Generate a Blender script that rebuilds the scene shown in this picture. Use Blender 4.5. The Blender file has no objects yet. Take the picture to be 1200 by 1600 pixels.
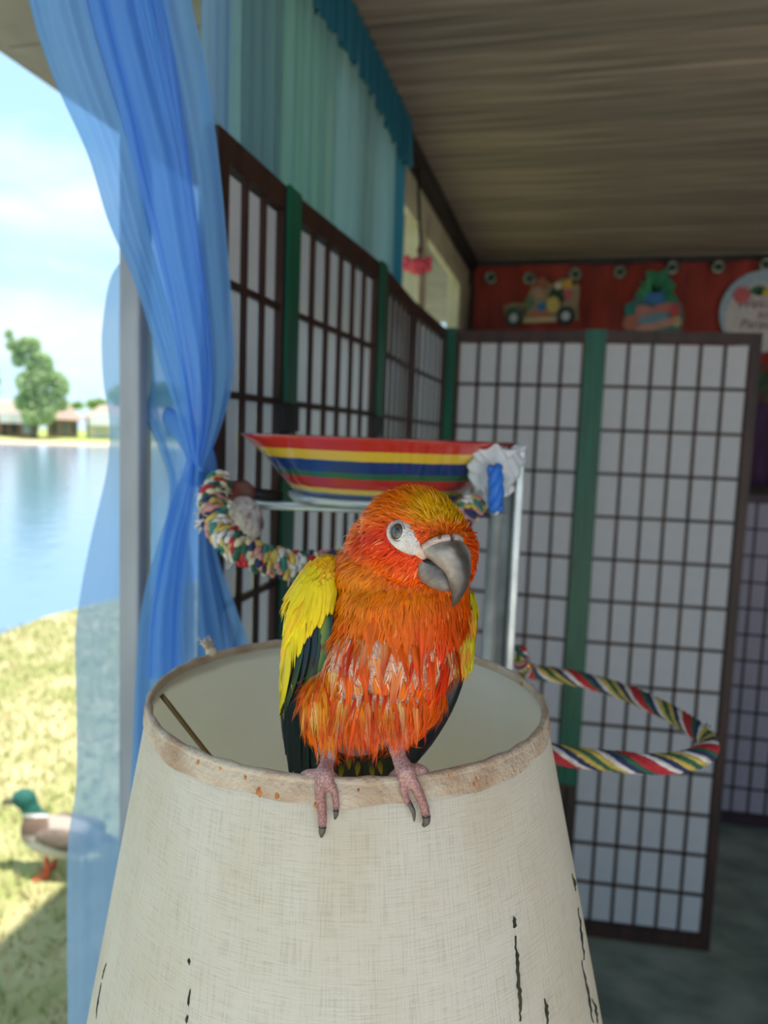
import bpy, bmesh, math, random
import numpy as np
from math import sin, cos, pi, radians, sqrt, atan2
from mathutils import Vector, Matrix
from mathutils.bvhtree import BVHTree
random.seed(7); RNG = np.random.default_rng(7)
scene = bpy.context.scene
COL = scene.collection

# ------------------------------------------------------------------ camera
FPX = 1150.0; EYE = 1.44
yaw, pitch, roll = radians(13.9), radians(5.8), radians(2.1)
fw = np.array([-sin(yaw)*cos(pitch), cos(yaw)*cos(pitch), -sin(pitch)])
r0 = np.array([cos(yaw), sin(yaw), 0.0]); u0 = np.cross(r0, fw)
rt = r0*cos(roll)+u0*sin(roll); up = u0*cos(roll)-r0*sin(roll)
CAMP = np.array([0, 0, EYE])
cd = bpy.data.cameras.new('camera'); cam = bpy.data.objects.new('camera', cd); COL.objects.link(cam)
cam.matrix_world = Matrix(((rt[0], up[0], -fw[0], 0), (rt[1], up[1], -fw[1], 0), (rt[2], up[2], -fw[2], EYE), (0, 0, 0, 1)))
cd.sensor_fit = 'VERTICAL'; cd.sensor_height = 36; cd.lens = FPX/1600*36
cd.clip_start = 0.02; cd.clip_end = 600
cd.dof.use_dof = True; cd.dof.focus_distance = 0.335; cd.dof.aperture_fstop = 8.5
scene.camera = cam

# ------------------------------------------------------------------ world, sun, exposure
w = bpy.data.worlds.new('sky'); scene.world = w; w.use_nodes = True
nt = w.node_tree; nt.nodes.clear()
tc = nt.nodes.new('ShaderNodeTexCoord'); sx = nt.nodes.new('ShaderNodeSeparateXYZ')
nt.links.new(tc.outputs['Generated'], sx.inputs[0])
rp = nt.nodes.new('ShaderNodeValToRGB'); nt.links.new(sx.outputs['Z'], rp.inputs[0])
e = rp.color_ramp.elements
e[0].position = 0.0; e[0].color = (0.62, 0.84, 0.95, 1)
e[1].position = 0.9; e[1].color = (0.34, 0.54, 0.82, 1)
k = rp.color_ramp.elements.new(0.16); k.color = (0.48, 0.76, 0.95, 1)
mp = nt.nodes.new('ShaderNodeMapping'); mp.inputs['Scale'].default_value = (1.5, 1.5, 4.2)
nt.links.new(tc.outputs['Generated'], mp.inputs[0])
nz = nt.nodes.new('ShaderNodeTexNoise'); nz.inputs['Scale'].default_value = 2.1; nz.inputs['Detail'].default_value = 7
nt.links.new(mp.outputs[0], nz.inputs['Vector'])
cr = nt.nodes.new('ShaderNodeValToRGB'); cr.color_ramp.elements[0].position = 0.44; cr.color_ramp.elements[1].position = 0.78
nt.links.new(nz.outputs['Fac'], cr.inputs[0])
mx = nt.nodes.new('ShaderNodeMix'); mx.data_type = 'RGBA'
nt.links.new(cr.outputs[0], mx.inputs[0]); nt.links.new(rp.outputs[0], mx.inputs[6]); mx.inputs[7].default_value = (0.90, 0.97, 1.0, 1)
bg = nt.nodes.new('ShaderNodeBackground'); bg.inputs['Strength'].default_value = 0.36
wo = nt.nodes.new('ShaderNodeOutputWorld')
nt.links.new(mx.outputs[2], bg.inputs[0]); nt.links.new(bg.outputs[0], wo.inputs[0])

sd = bpy.data.lights.new('sun', 'SUN'); sd.energy = 1.9; sd.angle = radians(1.0); sd.color = (1.0, 0.95, 0.86)
sun = bpy.data.objects.new('sun', sd); COL.objects.link(sun)
SUN_DIR = Vector((-0.24, 0.05, -1.0)).normalized()
sun.rotation_euler = SUN_DIR.to_track_quat('-Z', 'Y').to_euler(); sun.location = (6, -2, 20)
vs = scene.view_settings
vs.view_transform = 'Standard'; vs.look = 'None'; vs.gamma = 1.0; vs.use_curve_mapping = False
vs.exposure = 1.95

# ------------------------------------------------------------------ helpers
def lin(v):
    v /= 255.0
    return v/12.92 if v <= 0.04045 else ((v+0.055)/1.055)**2.4
def C(r, g, b): return (lin(r), lin(g), lin(b))
def ray(x, y): return fw+rt*(x-600)/FPX+up*(800-y)/FPX
def P(x, y, d): return CAMP+ray(x, y)*d
def pl(x, y, ax, v):
    q = ray(x, y); return CAMP+q*((v-CAMP[ax])/q[ax])
def proj(p):
    q = np.asarray(p)-CAMP; d = q@fw
    return 600+FPX*(q@rt)/d, 800-FPX*(q@up)/d, d
def nrm(v): v = np.asarray(v, float); return v/(np.linalg.norm(v)+1e-12)

ORIG = {}
def origin(o): return np.array(ORIG.get(o.name, (0, 0, 0)))
def tag(o, label=None, cat=None, group=None, kind=None):
    if label: o['label'] = label
    if cat: o['category'] = cat
    if group: o['group'] = group
    if kind: o['kind'] = kind
    return o
def empty(name, loc, label=None, cat=None, group=None, kind=None):
    o = bpy.data.objects.new(name, None); COL.objects.link(o); o.location = loc; o.empty_display_size = 0.05
    ORIG[o.name] = tuple(loc); return tag(o, label, cat, group, kind)
def mesh(V, F, smooth=True, mat=None, col=None, name='m', uv=None):
    me = bpy.data.meshes.new(name); me.from_pydata([tuple(map(float, v)) for v in V], [], [tuple(map(int, f)) for f in F])
    if smooth: me.polygons.foreach_set('use_smooth', [True]*len(me.polygons))
    if mat:
        for m_ in (mat if isinstance(mat, (list, tuple)) else [mat]): me.materials.append(m_)
    if col is not None:
        a = me.color_attributes.new('Col', 'FLOAT_COLOR', 'POINT')
        a.data.foreach_set('color', np.hstack([np.asarray(col, float), np.ones((len(V), 1))]).ravel())
    if uv is not None:
        l = me.uv_layers.new(name='UVMap'); idx = np.empty(len(me.loops), int); me.loops.foreach_get('vertex_index', idx)
        l.data.foreach_set('uv', np.asarray(uv, float)[idx].ravel())
    me.update(); return me
def link(name, me, parent=None, loc=(0, 0, 0), rot=(0, 0, 0)):
    o = bpy.data.objects.new(name, me); COL.objects.link(o); o.location = loc; o.rotation_euler = rot
    if parent: o.parent = parent
    return o
def obj(name, V, F, mat, parent=None, smooth=True, col=None, uv=None):
    """world-space vertices -> mesh object; under a parent the mesh is stored relative to the root's origin"""
    V = np.asarray(V, float)
    if parent is not None: og = origin(parent)
    else: og = np.array([(V[:, 0].min()+V[:, 0].max())/2, (V[:, 1].min()+V[:, 1].max())/2, V[:, 2].min()])
    o = link(name, mesh(V-og, F, smooth, mat, col, name, uv), parent)
    if parent is None: o.location = og
    ORIG[o.name] = tuple(og)
    return o
class MB:
    def __init__(s): s.V = []; s.F = []; s.C = []
    def add(s, V, F, c=None):
        n = len(s.V); s.V += [tuple(v) for v in V]; s.F += [tuple(i+n for i in f) for f in F]
        if c is not None: s.C += [tuple(c)]*len(V)
    def build(s, name, mat, parent=None, smooth=True):
        return obj(name, s.V, s.F, mat, parent, smooth, s.C if s.C else None)
def box(a, b, M=None):
    (x0, y0, z0), (x1, y1, z1) = a, b
    V = [(x0, y0, z0), (x1, y0, z0), (x1, y1, z0), (x0, y1, z0), (x0, y0, z1), (x1, y0, z1), (x1, y1, z1), (x0, y1, z1)]
    F = [(0, 3, 2, 1), (4, 5, 6, 7), (0, 1, 5, 4), (1, 2, 6, 5), (2, 3, 7, 6), (3, 0, 4, 7)]
    if M is not None: V = [tuple(M @ Vector(v)) for v in V]
    return V, F
def bbox(name, a, b, mat, parent=None, bev=0.0):
    V, F = box(a, b); o = obj(name, V, F, mat, parent, smooth=False)
    if bev:
        m = o.modifiers.new('bevel', 'BEVEL'); m.width = bev; m.segments = 2
    return o
def frames(path):
    path = [np.asarray(p, float) for p in path]; n = len(path); T = []
    for i in range(n): T.append(nrm(path[min(i+1, n-1)]-path[max(i-1, 0)]))
    a = np.array([0, 0, 1.0]) if abs(T[0][2]) < 0.9 else np.array([1.0, 0, 0])
    N = [nrm(a-T[0]*(a@T[0]))]
    for i in range(1, n): v = N[-1]-T[i]*(N[-1]@T[i]); N.append(nrm(v))
    return path, T, N, [np.cross(T[i], N[i]) for i in range(n)]
def tube(path, rad, n=10, cap=True, sq=1.0):
    path, T, N, B = frames(path); rad = rad if hasattr(rad, '__len__') else [rad]*len(path); V = []; F = []
    for i, p in enumerate(path):
        for j in range(n):
            a = 2*pi*j/n; V.append(p+N[i]*cos(a)*rad[i]+B[i]*sin(a)*rad[i]*sq)
    for i in range(len(path)-1):
        for j in range(n): F.append((i*n+j, i*n+(j+1) % n, (i+1)*n+(j+1) % n, (i+1)*n+j))
    if cap: F.append(tuple(range(n))[::-1]); F.append(tuple(range((len(path)-1)*n, len(path)*n)))
    return V, F
def spline(pts, n=8, closed=False):
    pts = [np.asarray(p, float) for p in pts]; out = []; m = len(pts)
    for i in range(m if closed else m-1):
        g = (lambda k: pts[k % m]) if closed else (lambda k: pts[min(max(k, 0), m-1)])
        a, b, c, d = g(i-1), g(i), g(i+1), g(i+2)
        for j in range(n):
            t = j/n; out.append(0.5*(2*b+(c-a)*t+(2*a-5*b+4*c-d)*t*t+(3*b-a-3*c+d)*t**3))
    if not closed: out.append(pts[-1])
    return out
def lathe(prof, n=48, o=(0, 0, 0), cap=False):
    V = []; F = []
    for r_, z in prof:
        for j in range(n): a = 2*pi*j/n; V.append((o[0]+r_*cos(a), o[1]+r_*sin(a), o[2]+z))
    for i in range(len(prof)-1):
        for j in range(n): F.append((i*n+j, i*n+(j+1) % n, (i+1)*n+(j+1) % n, (i+1)*n+j))
    if cap: F.append(tuple(range(n))[::-1]); F.append(tuple(range((len(prof)-1)*n, len(prof)*n)))
    return V, F
def grid(fn, nu, nv):
    V = [fn(i/(nu-1), j/(nv-1)) for j in range(nv) for i in range(nu)]
    F = [(j*nu+i, j*nu+i+1, (j+1)*nu+i+1, (j+1)*nu+i) for j in range(nv-1) for i in range(nu-1)]
    return V, F
def ellipsoid(c, ax, n=20, m=12):
    """ax: three axis vectors"""
    c = np.asarray(c, float); ax = [np.asarray(a, float) for a in ax]; V = []; F = []
    for i in range(m+1):
        th = pi*i/m
        for j in range(n):
            ph = 2*pi*j/n; V.append(c+ax[0]*sin(th)*cos(ph)+ax[1]*sin(th)*sin(ph)+ax[2]*cos(th))
    for i in range(m):
        for j in range(n): F.append((i*n+j, (i+1)*n+j, (i+1)*n+(j+1) % n, i*n+(j+1) % n))
    return V, F
def remeshed(V, F, voxel, smooth=6, fac=0.5):
    me = mesh(V, F, name='tmp'); o = bpy.data.objects.new('tmp', me); COL.objects.link(o)
    bm = bmesh.new(); bm.from_mesh(me); bmesh.ops.remove_doubles(bm, verts=bm.verts, dist=1e-6); bmesh.ops.recalc_face_normals(bm, faces=bm.faces); bm.to_mesh(me); bm.free()
    m = o.modifiers.new('r', 'REMESH'); m.mode = 'VOXEL'; m.voxel_size = voxel
    s = o.modifiers.new('s', 'SMOOTH'); s.iterations = smooth; s.factor = fac
    dg = bpy.context.evaluated_depsgraph_get(); dg.update()
    r = bpy.data.meshes.new_from_object(o.evaluated_get(dg))
    RV = np.array([v.co[:] for v in r.vertices]); RF = [tuple(p.vertices) for p in r.polygons]
    bpy.data.objects.remove(o); bpy.data.meshes.remove(me); bpy.data.meshes.remove(r)
    return RV, RF

# ------------------------------------------------------------------ materials
def new_mat(name):
    m = bpy.data.materials.new(name); m.use_nodes = True
    return m, m.node_tree, m.node_tree.nodes['Principled BSDF']
def mat(name, c1, c2=None, rough=0.6, metal=0.0, scale=20, stretch=(1, 1, 1), bump=0.0, bscale=None, detail=4, spec=0.5, coat=0.0, trans=0.0, lo=0.35, hi=0.65, coord='Object'):
    m, t, b = new_mat(name); b.inputs['Roughness'].default_value = rough; b.inputs['Metallic'].default_value = metal
    b.inputs['Specular IOR Level'].default_value = spec; b.inputs['Coat Weight'].default_value = coat; b.inputs['Coat Roughness'].default_value = 0.15
    b.inputs['Base Color'].default_value = (*c1, 1)
    if c2 or bump:
        tcn = t.nodes.new('ShaderNodeTexCoord'); mpn = t.nodes.new('ShaderNodeMapping'); mpn.inputs['Scale'].default_value = stretch
        t.links.new(tcn.outputs[coord], mpn.inputs[0])
    if c2:
        n = t.nodes.new('ShaderNodeTexNoise'); n.inputs['Scale'].default_value = scale; n.inputs['Detail'].default_value = detail
        t.links.new(mpn.outputs[0], n.inputs['Vector'])
        r = t.nodes.new('ShaderNodeValToRGB'); r.color_ramp.elements[0].position = lo; r.color_ramp.elements[1].position = hi
        r.color_ramp.elements[0].color = (*c1, 1); r.color_ramp.elements[1].color = (*c2, 1)
        t.links.new(n.outputs['Fac'], r.inputs[0]); t.links.new(r.outputs[0], b.inputs['Base Color'])
    if bump:
        n2 = t.nodes.new('ShaderNodeTexNoise'); n2.inputs['Scale'].default_value = bscale or scale*3; n2.inputs['Detail'].default_value = 5
        t.links.new(mpn.outputs[0], n2.inputs['Vector'])
        bp = t.nodes.new('ShaderNodeBump'); bp.inputs['Strength'].default_value = bump; bp.inputs['Distance'].default_value = 0.004
        t.links.new(n2.outputs['Fac'], bp.inputs['Height']); t.links.new(bp.outputs[0], b.inputs['Normal'])
    if trans:
        out = t.nodes['Material Output']; tr = t.nodes.new('ShaderNodeBsdfTranslucent'); tr.inputs[0].default_value = (*c1, 1)
        ms = t.nodes.new('ShaderNodeMixShader'); ms.inputs[0].default_value = trans
        t.links.new(b.outputs[0], ms.inputs[1]); t.links.new(tr.outputs[0], ms.inputs[2]); t.links.new(ms.outputs[0], out.inputs[0])
    return m
def attr_mat(name, rough=0.45, spec=0.4, trans=0.0, bump=0.0, bscale=900, coat=0.0, vary=0.0):
    m, t, b = new_mat(name); a = t.nodes.new('ShaderNodeAttribute'); a.attribute_name = 'Col'
    src = a.outputs['Color']
    if vary:
        n0 = t.nodes.new('ShaderNodeTexNoise'); n0.inputs['Scale'].default_value = 160; n0.inputs['Detail'].default_value = 4
        tc0 = t.nodes.new('ShaderNodeTexCoord'); t.links.new(tc0.outputs['Object'], n0.inputs['Vector'])
        mr = t.nodes.new('ShaderNodeMapRange'); mr.inputs[3].default_value = 1-vary; mr.inputs[4].default_value = 1+vary
        t.links.new(n0.outputs['Fac'], mr.inputs[0])
        vm = t.nodes.new('ShaderNodeVectorMath'); vm.operation = 'SCALE'
        t.links.new(src, vm.inputs[0]); t.links.new(mr.outputs[0], vm.inputs['Scale']); src = vm.outputs[0]
    t.links.new(src, b.inputs['Base Color'])
    b.inputs['Roughness'].default_value = rough; b.inputs['Specular IOR Level'].default_value = spec; b.inputs['Coat Weight'].default_value = coat
    if bump:
        n = t.nodes.new('ShaderNodeTexNoise'); n.inputs['Scale'].default_value = bscale; tcn = t.nodes.new('ShaderNodeTexCoord'); t.links.new(tcn.outputs['Object'], n.inputs['Vector'])
        bp = t.nodes.new('ShaderNodeBump'); bp.inputs['Strength'].default_value = bump; bp.inputs['Distance'].default_value = 0.0006
        t.links.new(n.outputs['Fac'], bp.inputs['Height']); t.links.new(bp.outputs[0], b.inputs['Normal'])
    if trans:
        out = t.nodes['Material Output']; tr = t.nodes.new('ShaderNodeBsdfTranslucent'); t.links.new(src, tr.inputs[0])
        ms = t.nodes.new('ShaderNodeMixShader'); ms.inputs[0].default_value = trans
        t.links.new(b.outputs[0], ms.inputs[1]); t.links.new(tr.outputs[0], ms.inputs[2]); t.links.new(ms.outputs[0], out.inputs[0])
    return m
def sheer(name, c, clear=0.35, trans=0.5):
    m, t, b = new_mat(name); out = t.nodes['Material Output']; t.nodes.remove(b)
    d = t.nodes.new('ShaderNodeBsdfDiffuse'); d.inputs[0].default_value = (*c, 1)
    tr = t.nodes.new('ShaderNodeBsdfTranslucent'); tr.inputs[0].default_value = (*c, 1)
    tp = t.nodes.new('ShaderNodeBsdfTransparent'); tp.inputs[0].default_value = (*[0.45+0.55*x for x in c], 1)
    a = t.nodes.new('ShaderNodeMixShader'); a.inputs[0].default_value = trans; t.links.new(d.outputs[0], a.inputs[1]); t.links.new(tr.outputs[0], a.inputs[2])
    e_ = t.nodes.new('ShaderNodeMixShader'); e_.inputs[0].default_value = clear; t.links.new(a.outputs[0], e_.inputs[1]); t.links.new(tp.outputs[0], e_.inputs[2])
    t.links.new(e_.outputs[0], out.inputs[0]); return m
def glass_mat(name):
    m, t, b = new_mat(name); out = t.nodes['Material Output']; t.nodes.remove(b)
    tp = t.nodes.new('ShaderNodeBsdfTransparent'); tp.inputs[0].default_value = (0.93, 0.95, 0.94, 1)
    g = t.nodes.new('ShaderNodeBsdfGlossy'); g.inputs['Roughness'].default_value = 0.03
    s = t.nodes.new('ShaderNodeMixShader'); s.inputs[0].default_value = 0.05
    t.links.new(tp.outputs[0], s.inputs[1]); t.links.new(g.outputs[0], s.inputs[2]); t.links.new(s.outputs[0], out.inputs[0]); return m

M_floor = mat('marbled_floor', C(168, 178, 164), C(112, 128, 118), 0.45, scale=5, detail=8, stretch=(1, 1.6, 1), bump=0.05)
M_plank = mat('weathered_plank', C(172, 156, 138), C(126, 114, 102), 0.7, scale=4, stretch=(0.6, 9, 4), detail=6, bump=0.15, bscale=12)
M_plank2 = mat('weathered_plank_grey', C(158, 144, 128), C(116, 106, 96), 0.7, scale=4, stretch=(0.5, 11, 4), detail=6, bump=0.15, bscale=12)
M_beam = mat('dark_beam', C(62, 52, 46), C(36, 30, 28), 0.7, scale=8, stretch=(4, 0.6, 4))
M_cream = mat('cream_paint', C(226, 218, 186), C(205, 196, 160), 0.55, scale=9)
M_wall = mat('brown_panel_wall', C(92, 70, 56), C(66, 50, 42), 0.7, scale=5, stretch=(6, 6, 0.6))
M_soffit = mat('soffit_grey', C(150, 148, 150), C(122, 120, 122), 0.75, scale=6)
M_post = mat('grey_post_paint', C(160, 164, 170), C(132, 136, 144), 0.45, scale=14, stretch=(1, 1, 0.3), bump=0.05)
M_frame = mat('shoji_brown', C(66, 38, 30), C(42, 24, 20), 0.5, scale=18, stretch=(3, 3, 0.4))
M_paper = mat('shoji_paper', (0.80, 0.80, 0.83), (0.74, 0.74, 0.78), 0.8, scale=30, trans=0.45)
M_green = mat('green_satin', C(0, 98, 72), C(0, 76, 56), 0.4, scale=8, stretch=(9, 9, 0.6))
M_violet = mat('violet_cloth', C(74, 40, 78), C(48, 26, 52), 0.8, scale=6, stretch=(6, 6, 0.8))
M_glass = glass_mat('clear_glass')
M_sheer = sheer('blue_sheer', C(132, 190, 248), 0.30, 0.55)
M_sheer2 = sheer('pale_blue_sheer', C(168, 204, 242), 0.34, 0.6)
M_teal = sheer('teal_sheer', C(146, 184, 190), 0.16, 0.55)
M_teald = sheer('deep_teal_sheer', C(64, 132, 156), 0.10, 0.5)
M_steel = mat('galvanised_steel', C(204, 210, 210), C(170, 178, 180), 0.32, metal=0.55, scale=30)
M_dark = mat('black_iron', C(34, 32, 34), C(22, 21, 22), 0.5, scale=30)

# ------------------------------------------------------------------ room shell
X0, X1, Y0, Y1, ZC = -0.46, 2.45, -0.40, 3.22, 2.20  # near end, out of view, is cut short to let more skylight in
S = lambda o: tag(o, kind='structure')
S(bbox('floor', (X0-0.02, Y0, -0.12), (X1, Y1, 0), M_floor))
ceil = S(bbox('ceiling', (X0-0.02, Y0, ZC+0.012), (X1, Y1, ZC+0.06), M_beam))
y = Y0; i = 0
pm = {}
while y < Y1-0.01:
    wd = min(0.128, Y1-y-0.001)
    V, F = box((-(X1-X0-0.02)/2, -wd/2+0.003, 0), ((X1-X0-0.02)/2, wd/2-0.003, 0.012))
    me = mesh(V, F, False, M_plank if (i*7) % 5 < 3 else M_plank2, name='plank')
    o = link('plank', me, ceil, ((X0+X1)/2-ceil.location.x, y+wd/2-ceil.location.y, ZC-0.001*((i*5) % 3)-ceil.location.z), (0, 0, 0))
    y += 0.128; i += 1
S(bbox('wall_far', (X0-0.06, Y1, 0), (X1+0.06, Y1+0.08, ZC+0.06), M_wall))
S(bbox('wall_right', (X1, Y0, 0), (X1+0.08, Y1, ZC+0.06), M_wall))  # unseen near stretch is closed in to cut fill light from the right
wl = S(bbox('wall_left', (X0-0.02, 0.722, -0.3), (X0, Y1, 0.86), M_wall))
bbox('sill', (X0-0.02, 0.722, 0.86), (X0+0.02, Y1, 0.885), M_cream, wl)
bbox('wall_header', (X0-0.05, Y0, 2.10), (X0, Y1, ZC+0.06), M_cream, wl)
S(bbox('trim_1', (X0, Y0, ZC-0.045), (X0+0.035, Y1, ZC-0.002), M_beam))
S(bbox('trim_2', (X0+0.04, Y1-0.03, ZC-0.03), (X1, Y1-0.001, ZC-0.003), M_beam))
post = tag(bbox('porch_post', (-0.470, 0.700, -0.3), (-0.445, 0.7195, 2.10), M_post, bev=0.004), 'pale grey square porch post with blue curtain knotted round it', 'post', kind='structure')
# windows behind the screens
wn = 1
ys = [0.724, 1.42, 2.22, 3.0]
for a, b in zip(ys[:-1], ys[1:]):
    r_ = empty('window_%d' % wn, (X0-0.025, (a+b)/2, 0.885), kind='structure'); wn += 1
    for n_, p, q in (('frame_stile', (X0-0.045 if wn > 2 else X0-0.016, a, 0.885), (X0+0.004, a+(0.05 if wn > 2 else 0.02), 2.10)), ('frame_stile', (X0-0.045, b-0.05, 0.885), (X0+0.004, b, 2.10)),
                     ('frame_rail', (X0-0.016, a+0.02, 0.885), (X0+0.004, b-0.05, 0.93)), ('frame_rail', (X0-0.016, a+0.02, 2.05), (X0+0.004, b-0.05, 2.10))):
        bbox(n_, p, q, M_cream, r_, 0.003)
    bbox('pane', (X0-0.010, a+0.02, 0.93), (X0-0.006, b-0.05, 2.05), M_glass, r_)
tag(bbox('window_jamb', (X0-0.045, 3.0, 0.885), (X0+0.006, Y1-0.002, 2.10), M_cream), kind='structure', label='cream painted window jamb beside the far wall')
# porch roof overhang outside and foundation
so = S(bbox('trim_3', (-1.10, Y0, 2.17), (X0-0.052, 4.6, 2.19), M_soffit))
bbox('fascia', (-1.13, Y0, 2.165), (-1.10, 4.6, 2.30), M_soffit, so)
for yy in np.arange(Y0, 4.3, 0.42): bbox('soffit_board', (-1.098, yy, 2.163), (X0-0.054, yy+0.414, 2.17), M_soffit, so)
M_bounce = mat('bounce_concrete', C(240, 228, 214), C(228, 214, 200), 0.85, scale=3)  # pale unseen slabs, added to bounce sunlight into the room
S(bbox('bounce_patio', (-0.48, -9, -0.3), (9, Y0-0.002, -0.03), M_bounce))
S(bbox('bounce_patio_side', (X1+0.1, Y0, -0.3), (9, 9, -0.03), M_bounce))
for yy in (Y0+0.02,): tag(bbox('porch_post', (X1-0.06, yy, 0), (X1-0.005, yy+0.055, ZC-0.004), M_cream), 'cream square porch post at the open corner of the porch', 'post', kind='structure')
S(bbox('roof', (-1.13, Y0, 2.30), (X1+0.1, 4.6, 2.36), M_soffit))

# ------------------------------------------------------------------ shoji screens
HS = 1.75
def pane_mesh(w_, h_, m_): return mesh(*box((-w_/2, -0.0006, -h_/2), (w_/2, 0.0006, h_/2)), False, m_, name='pane')
def panel(root, p0, p1, H, rows, cols, fine_from=0, fw_=0.026, side=1, back=False):
    og = origin(root); p0 = np.array(p0); p1 = np.array(p1); L = np.linalg.norm(p1-p0)-0.004; a = atan2(*(p1-p0)[::-1]); c = (p0+p1)/2
    V = []; F = []
    for A, B in (((-L/2, -0.009, 0), (-L/2+fw_, 0.009, H)), ((L/2-fw_, -0.009, 0), (L/2, 0.009, H)),
                 ((-L/2+fw_, -0.009, H-0.03), (L/2-fw_, 0.009, H)), ((-L/2+fw_, -0.009, 0.0), (L/2-fw_, 0.009, 0.045))):
        v, f = box(A, B); F += [tuple(i+len(V) for i in q) for q in f]; V += v
    pn = link('panel_frame', mesh(V, F, False, M_frame, name='panel_frame'), root, (c[0]-og[0], c[1]-og[1], -og[2]), (0, 0, a))
    iw = (L-2*fw_)/cols; z0, z1 = 0.045, H-0.03; ih = (z1-z0)/rows
    vs_ = mesh(*box((-0.004, -0.003, z0), (0.004, 0.003, z1)), False, M_frame, name='slat')
    hs_ = mesh(*box((-L/2+fw_, -0.0026, -0.004), (L/2-fw_, 0.0026, 0.004)), False, M_frame, name='slat')
    yo = -0.0032*side
    for i in range(1, cols): link('slat', vs_, pn, (-L/2+fw_+i*iw, yo, 0))
    for j in range(1, rows): link('slat', hs_, pn, (0, yo*0.9, z0+j*ih))
    pm_ = pane_mesh(iw-0.008, ih-0.008, M_paper); SV = []; SF = []
    for j in range(rows):
        for i in range(cols):
            x, z = -L/2+fw_+(i+0.5)*iw, z0+(j+0.5)*ih
            if j >= fine_from: link('pane', pm_, pn, (x, 0.0006*side, z))
            else:
                v, f = box((x-iw/2+0.004, 0.0, z-ih/2+0.004), (x+iw/2-0.004, 0.0012*side, z+ih/2-0.004)); SF += [tuple(q+len(SV) for q in k_) for k_ in f]; SV += v
    if SV: tag(link('lower_panes', mesh(SV, SF, False, M_paper, name='lower_panes'), pn), kind='stuff')
    return pn
XL = -0.37
hp = [(XL-0.004, 0.715), (-0.374, 0.924), (-0.355, 1.322), (-0.370, 1.69), (-0.364, 2.10)]
scr = empty('folding_screen', (XL, 1.3, 0), 'brown lattice folding screen standing along the curtained window wall', 'folding screen')
for n_, (a, b) in enumerate(zip(hp[:-1], hp[1:])): panel(scr, a, b, HS, 14, 3 if n_ == 0 else 6, fine_from=6, side=1)
for x, y in (hp[1], hp[2]):
    for z0, z1 in ((0.3, 1.44), (1.48, 1.752)): bbox('hinge_strip', (x+0.010, y-0.022, z0), (x+0.0135, y+0.022, z1), M_green, scr)
    bbox('hinge', (x+0.006, y-0.03, 1.443), (x+0.014, y+0.03, 1.477), M_dark, scr)
hq = [(-0.352, 2.135), (0.05, 2.128), (0.478, 2.172)]
scr2 = empty('folding_screen', (0.06, 2.14, 0), 'wide paper lattice folding screen with green strip below the red banner', 'folding screen')
for a, b in zip(hq[:-1], hq[1:]): panel(scr2, a, b, HS, 14, 6, side=1)
bbox('hinge_strip', (hq[1][0]-0.026, 2.113, 0.46), (hq[1][0]+0.030, 2.117, 1.752), M_green, scr2)
bbox('hinge_strip', (-0.362, 2.105, 0.3), (-0.33, 2.125, 1.755), M_green, scr2)
scr3 = empty('folding_screen', (0.85, 3.0, 0), 'violet tinted lattice screen standing beyond the paper screen end', 'folding screen')
M_save = M_frame; M_psave = M_paper
M_frame = mat('violet_cast_lattice', C(62, 34, 48), C(42, 24, 36), 0.5, scale=18); M_paper = mat('violet_cast_paper', (0.56, 0.50, 0.60), (0.5, 0.45, 0.55), 0.8, scale=30, trans=0.3)  # violet cast from nearby cloth is put into both colours
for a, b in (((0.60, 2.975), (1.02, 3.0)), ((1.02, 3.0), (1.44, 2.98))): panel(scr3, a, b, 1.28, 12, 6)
M_frame = M_save; M_paper = M_psave

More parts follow.
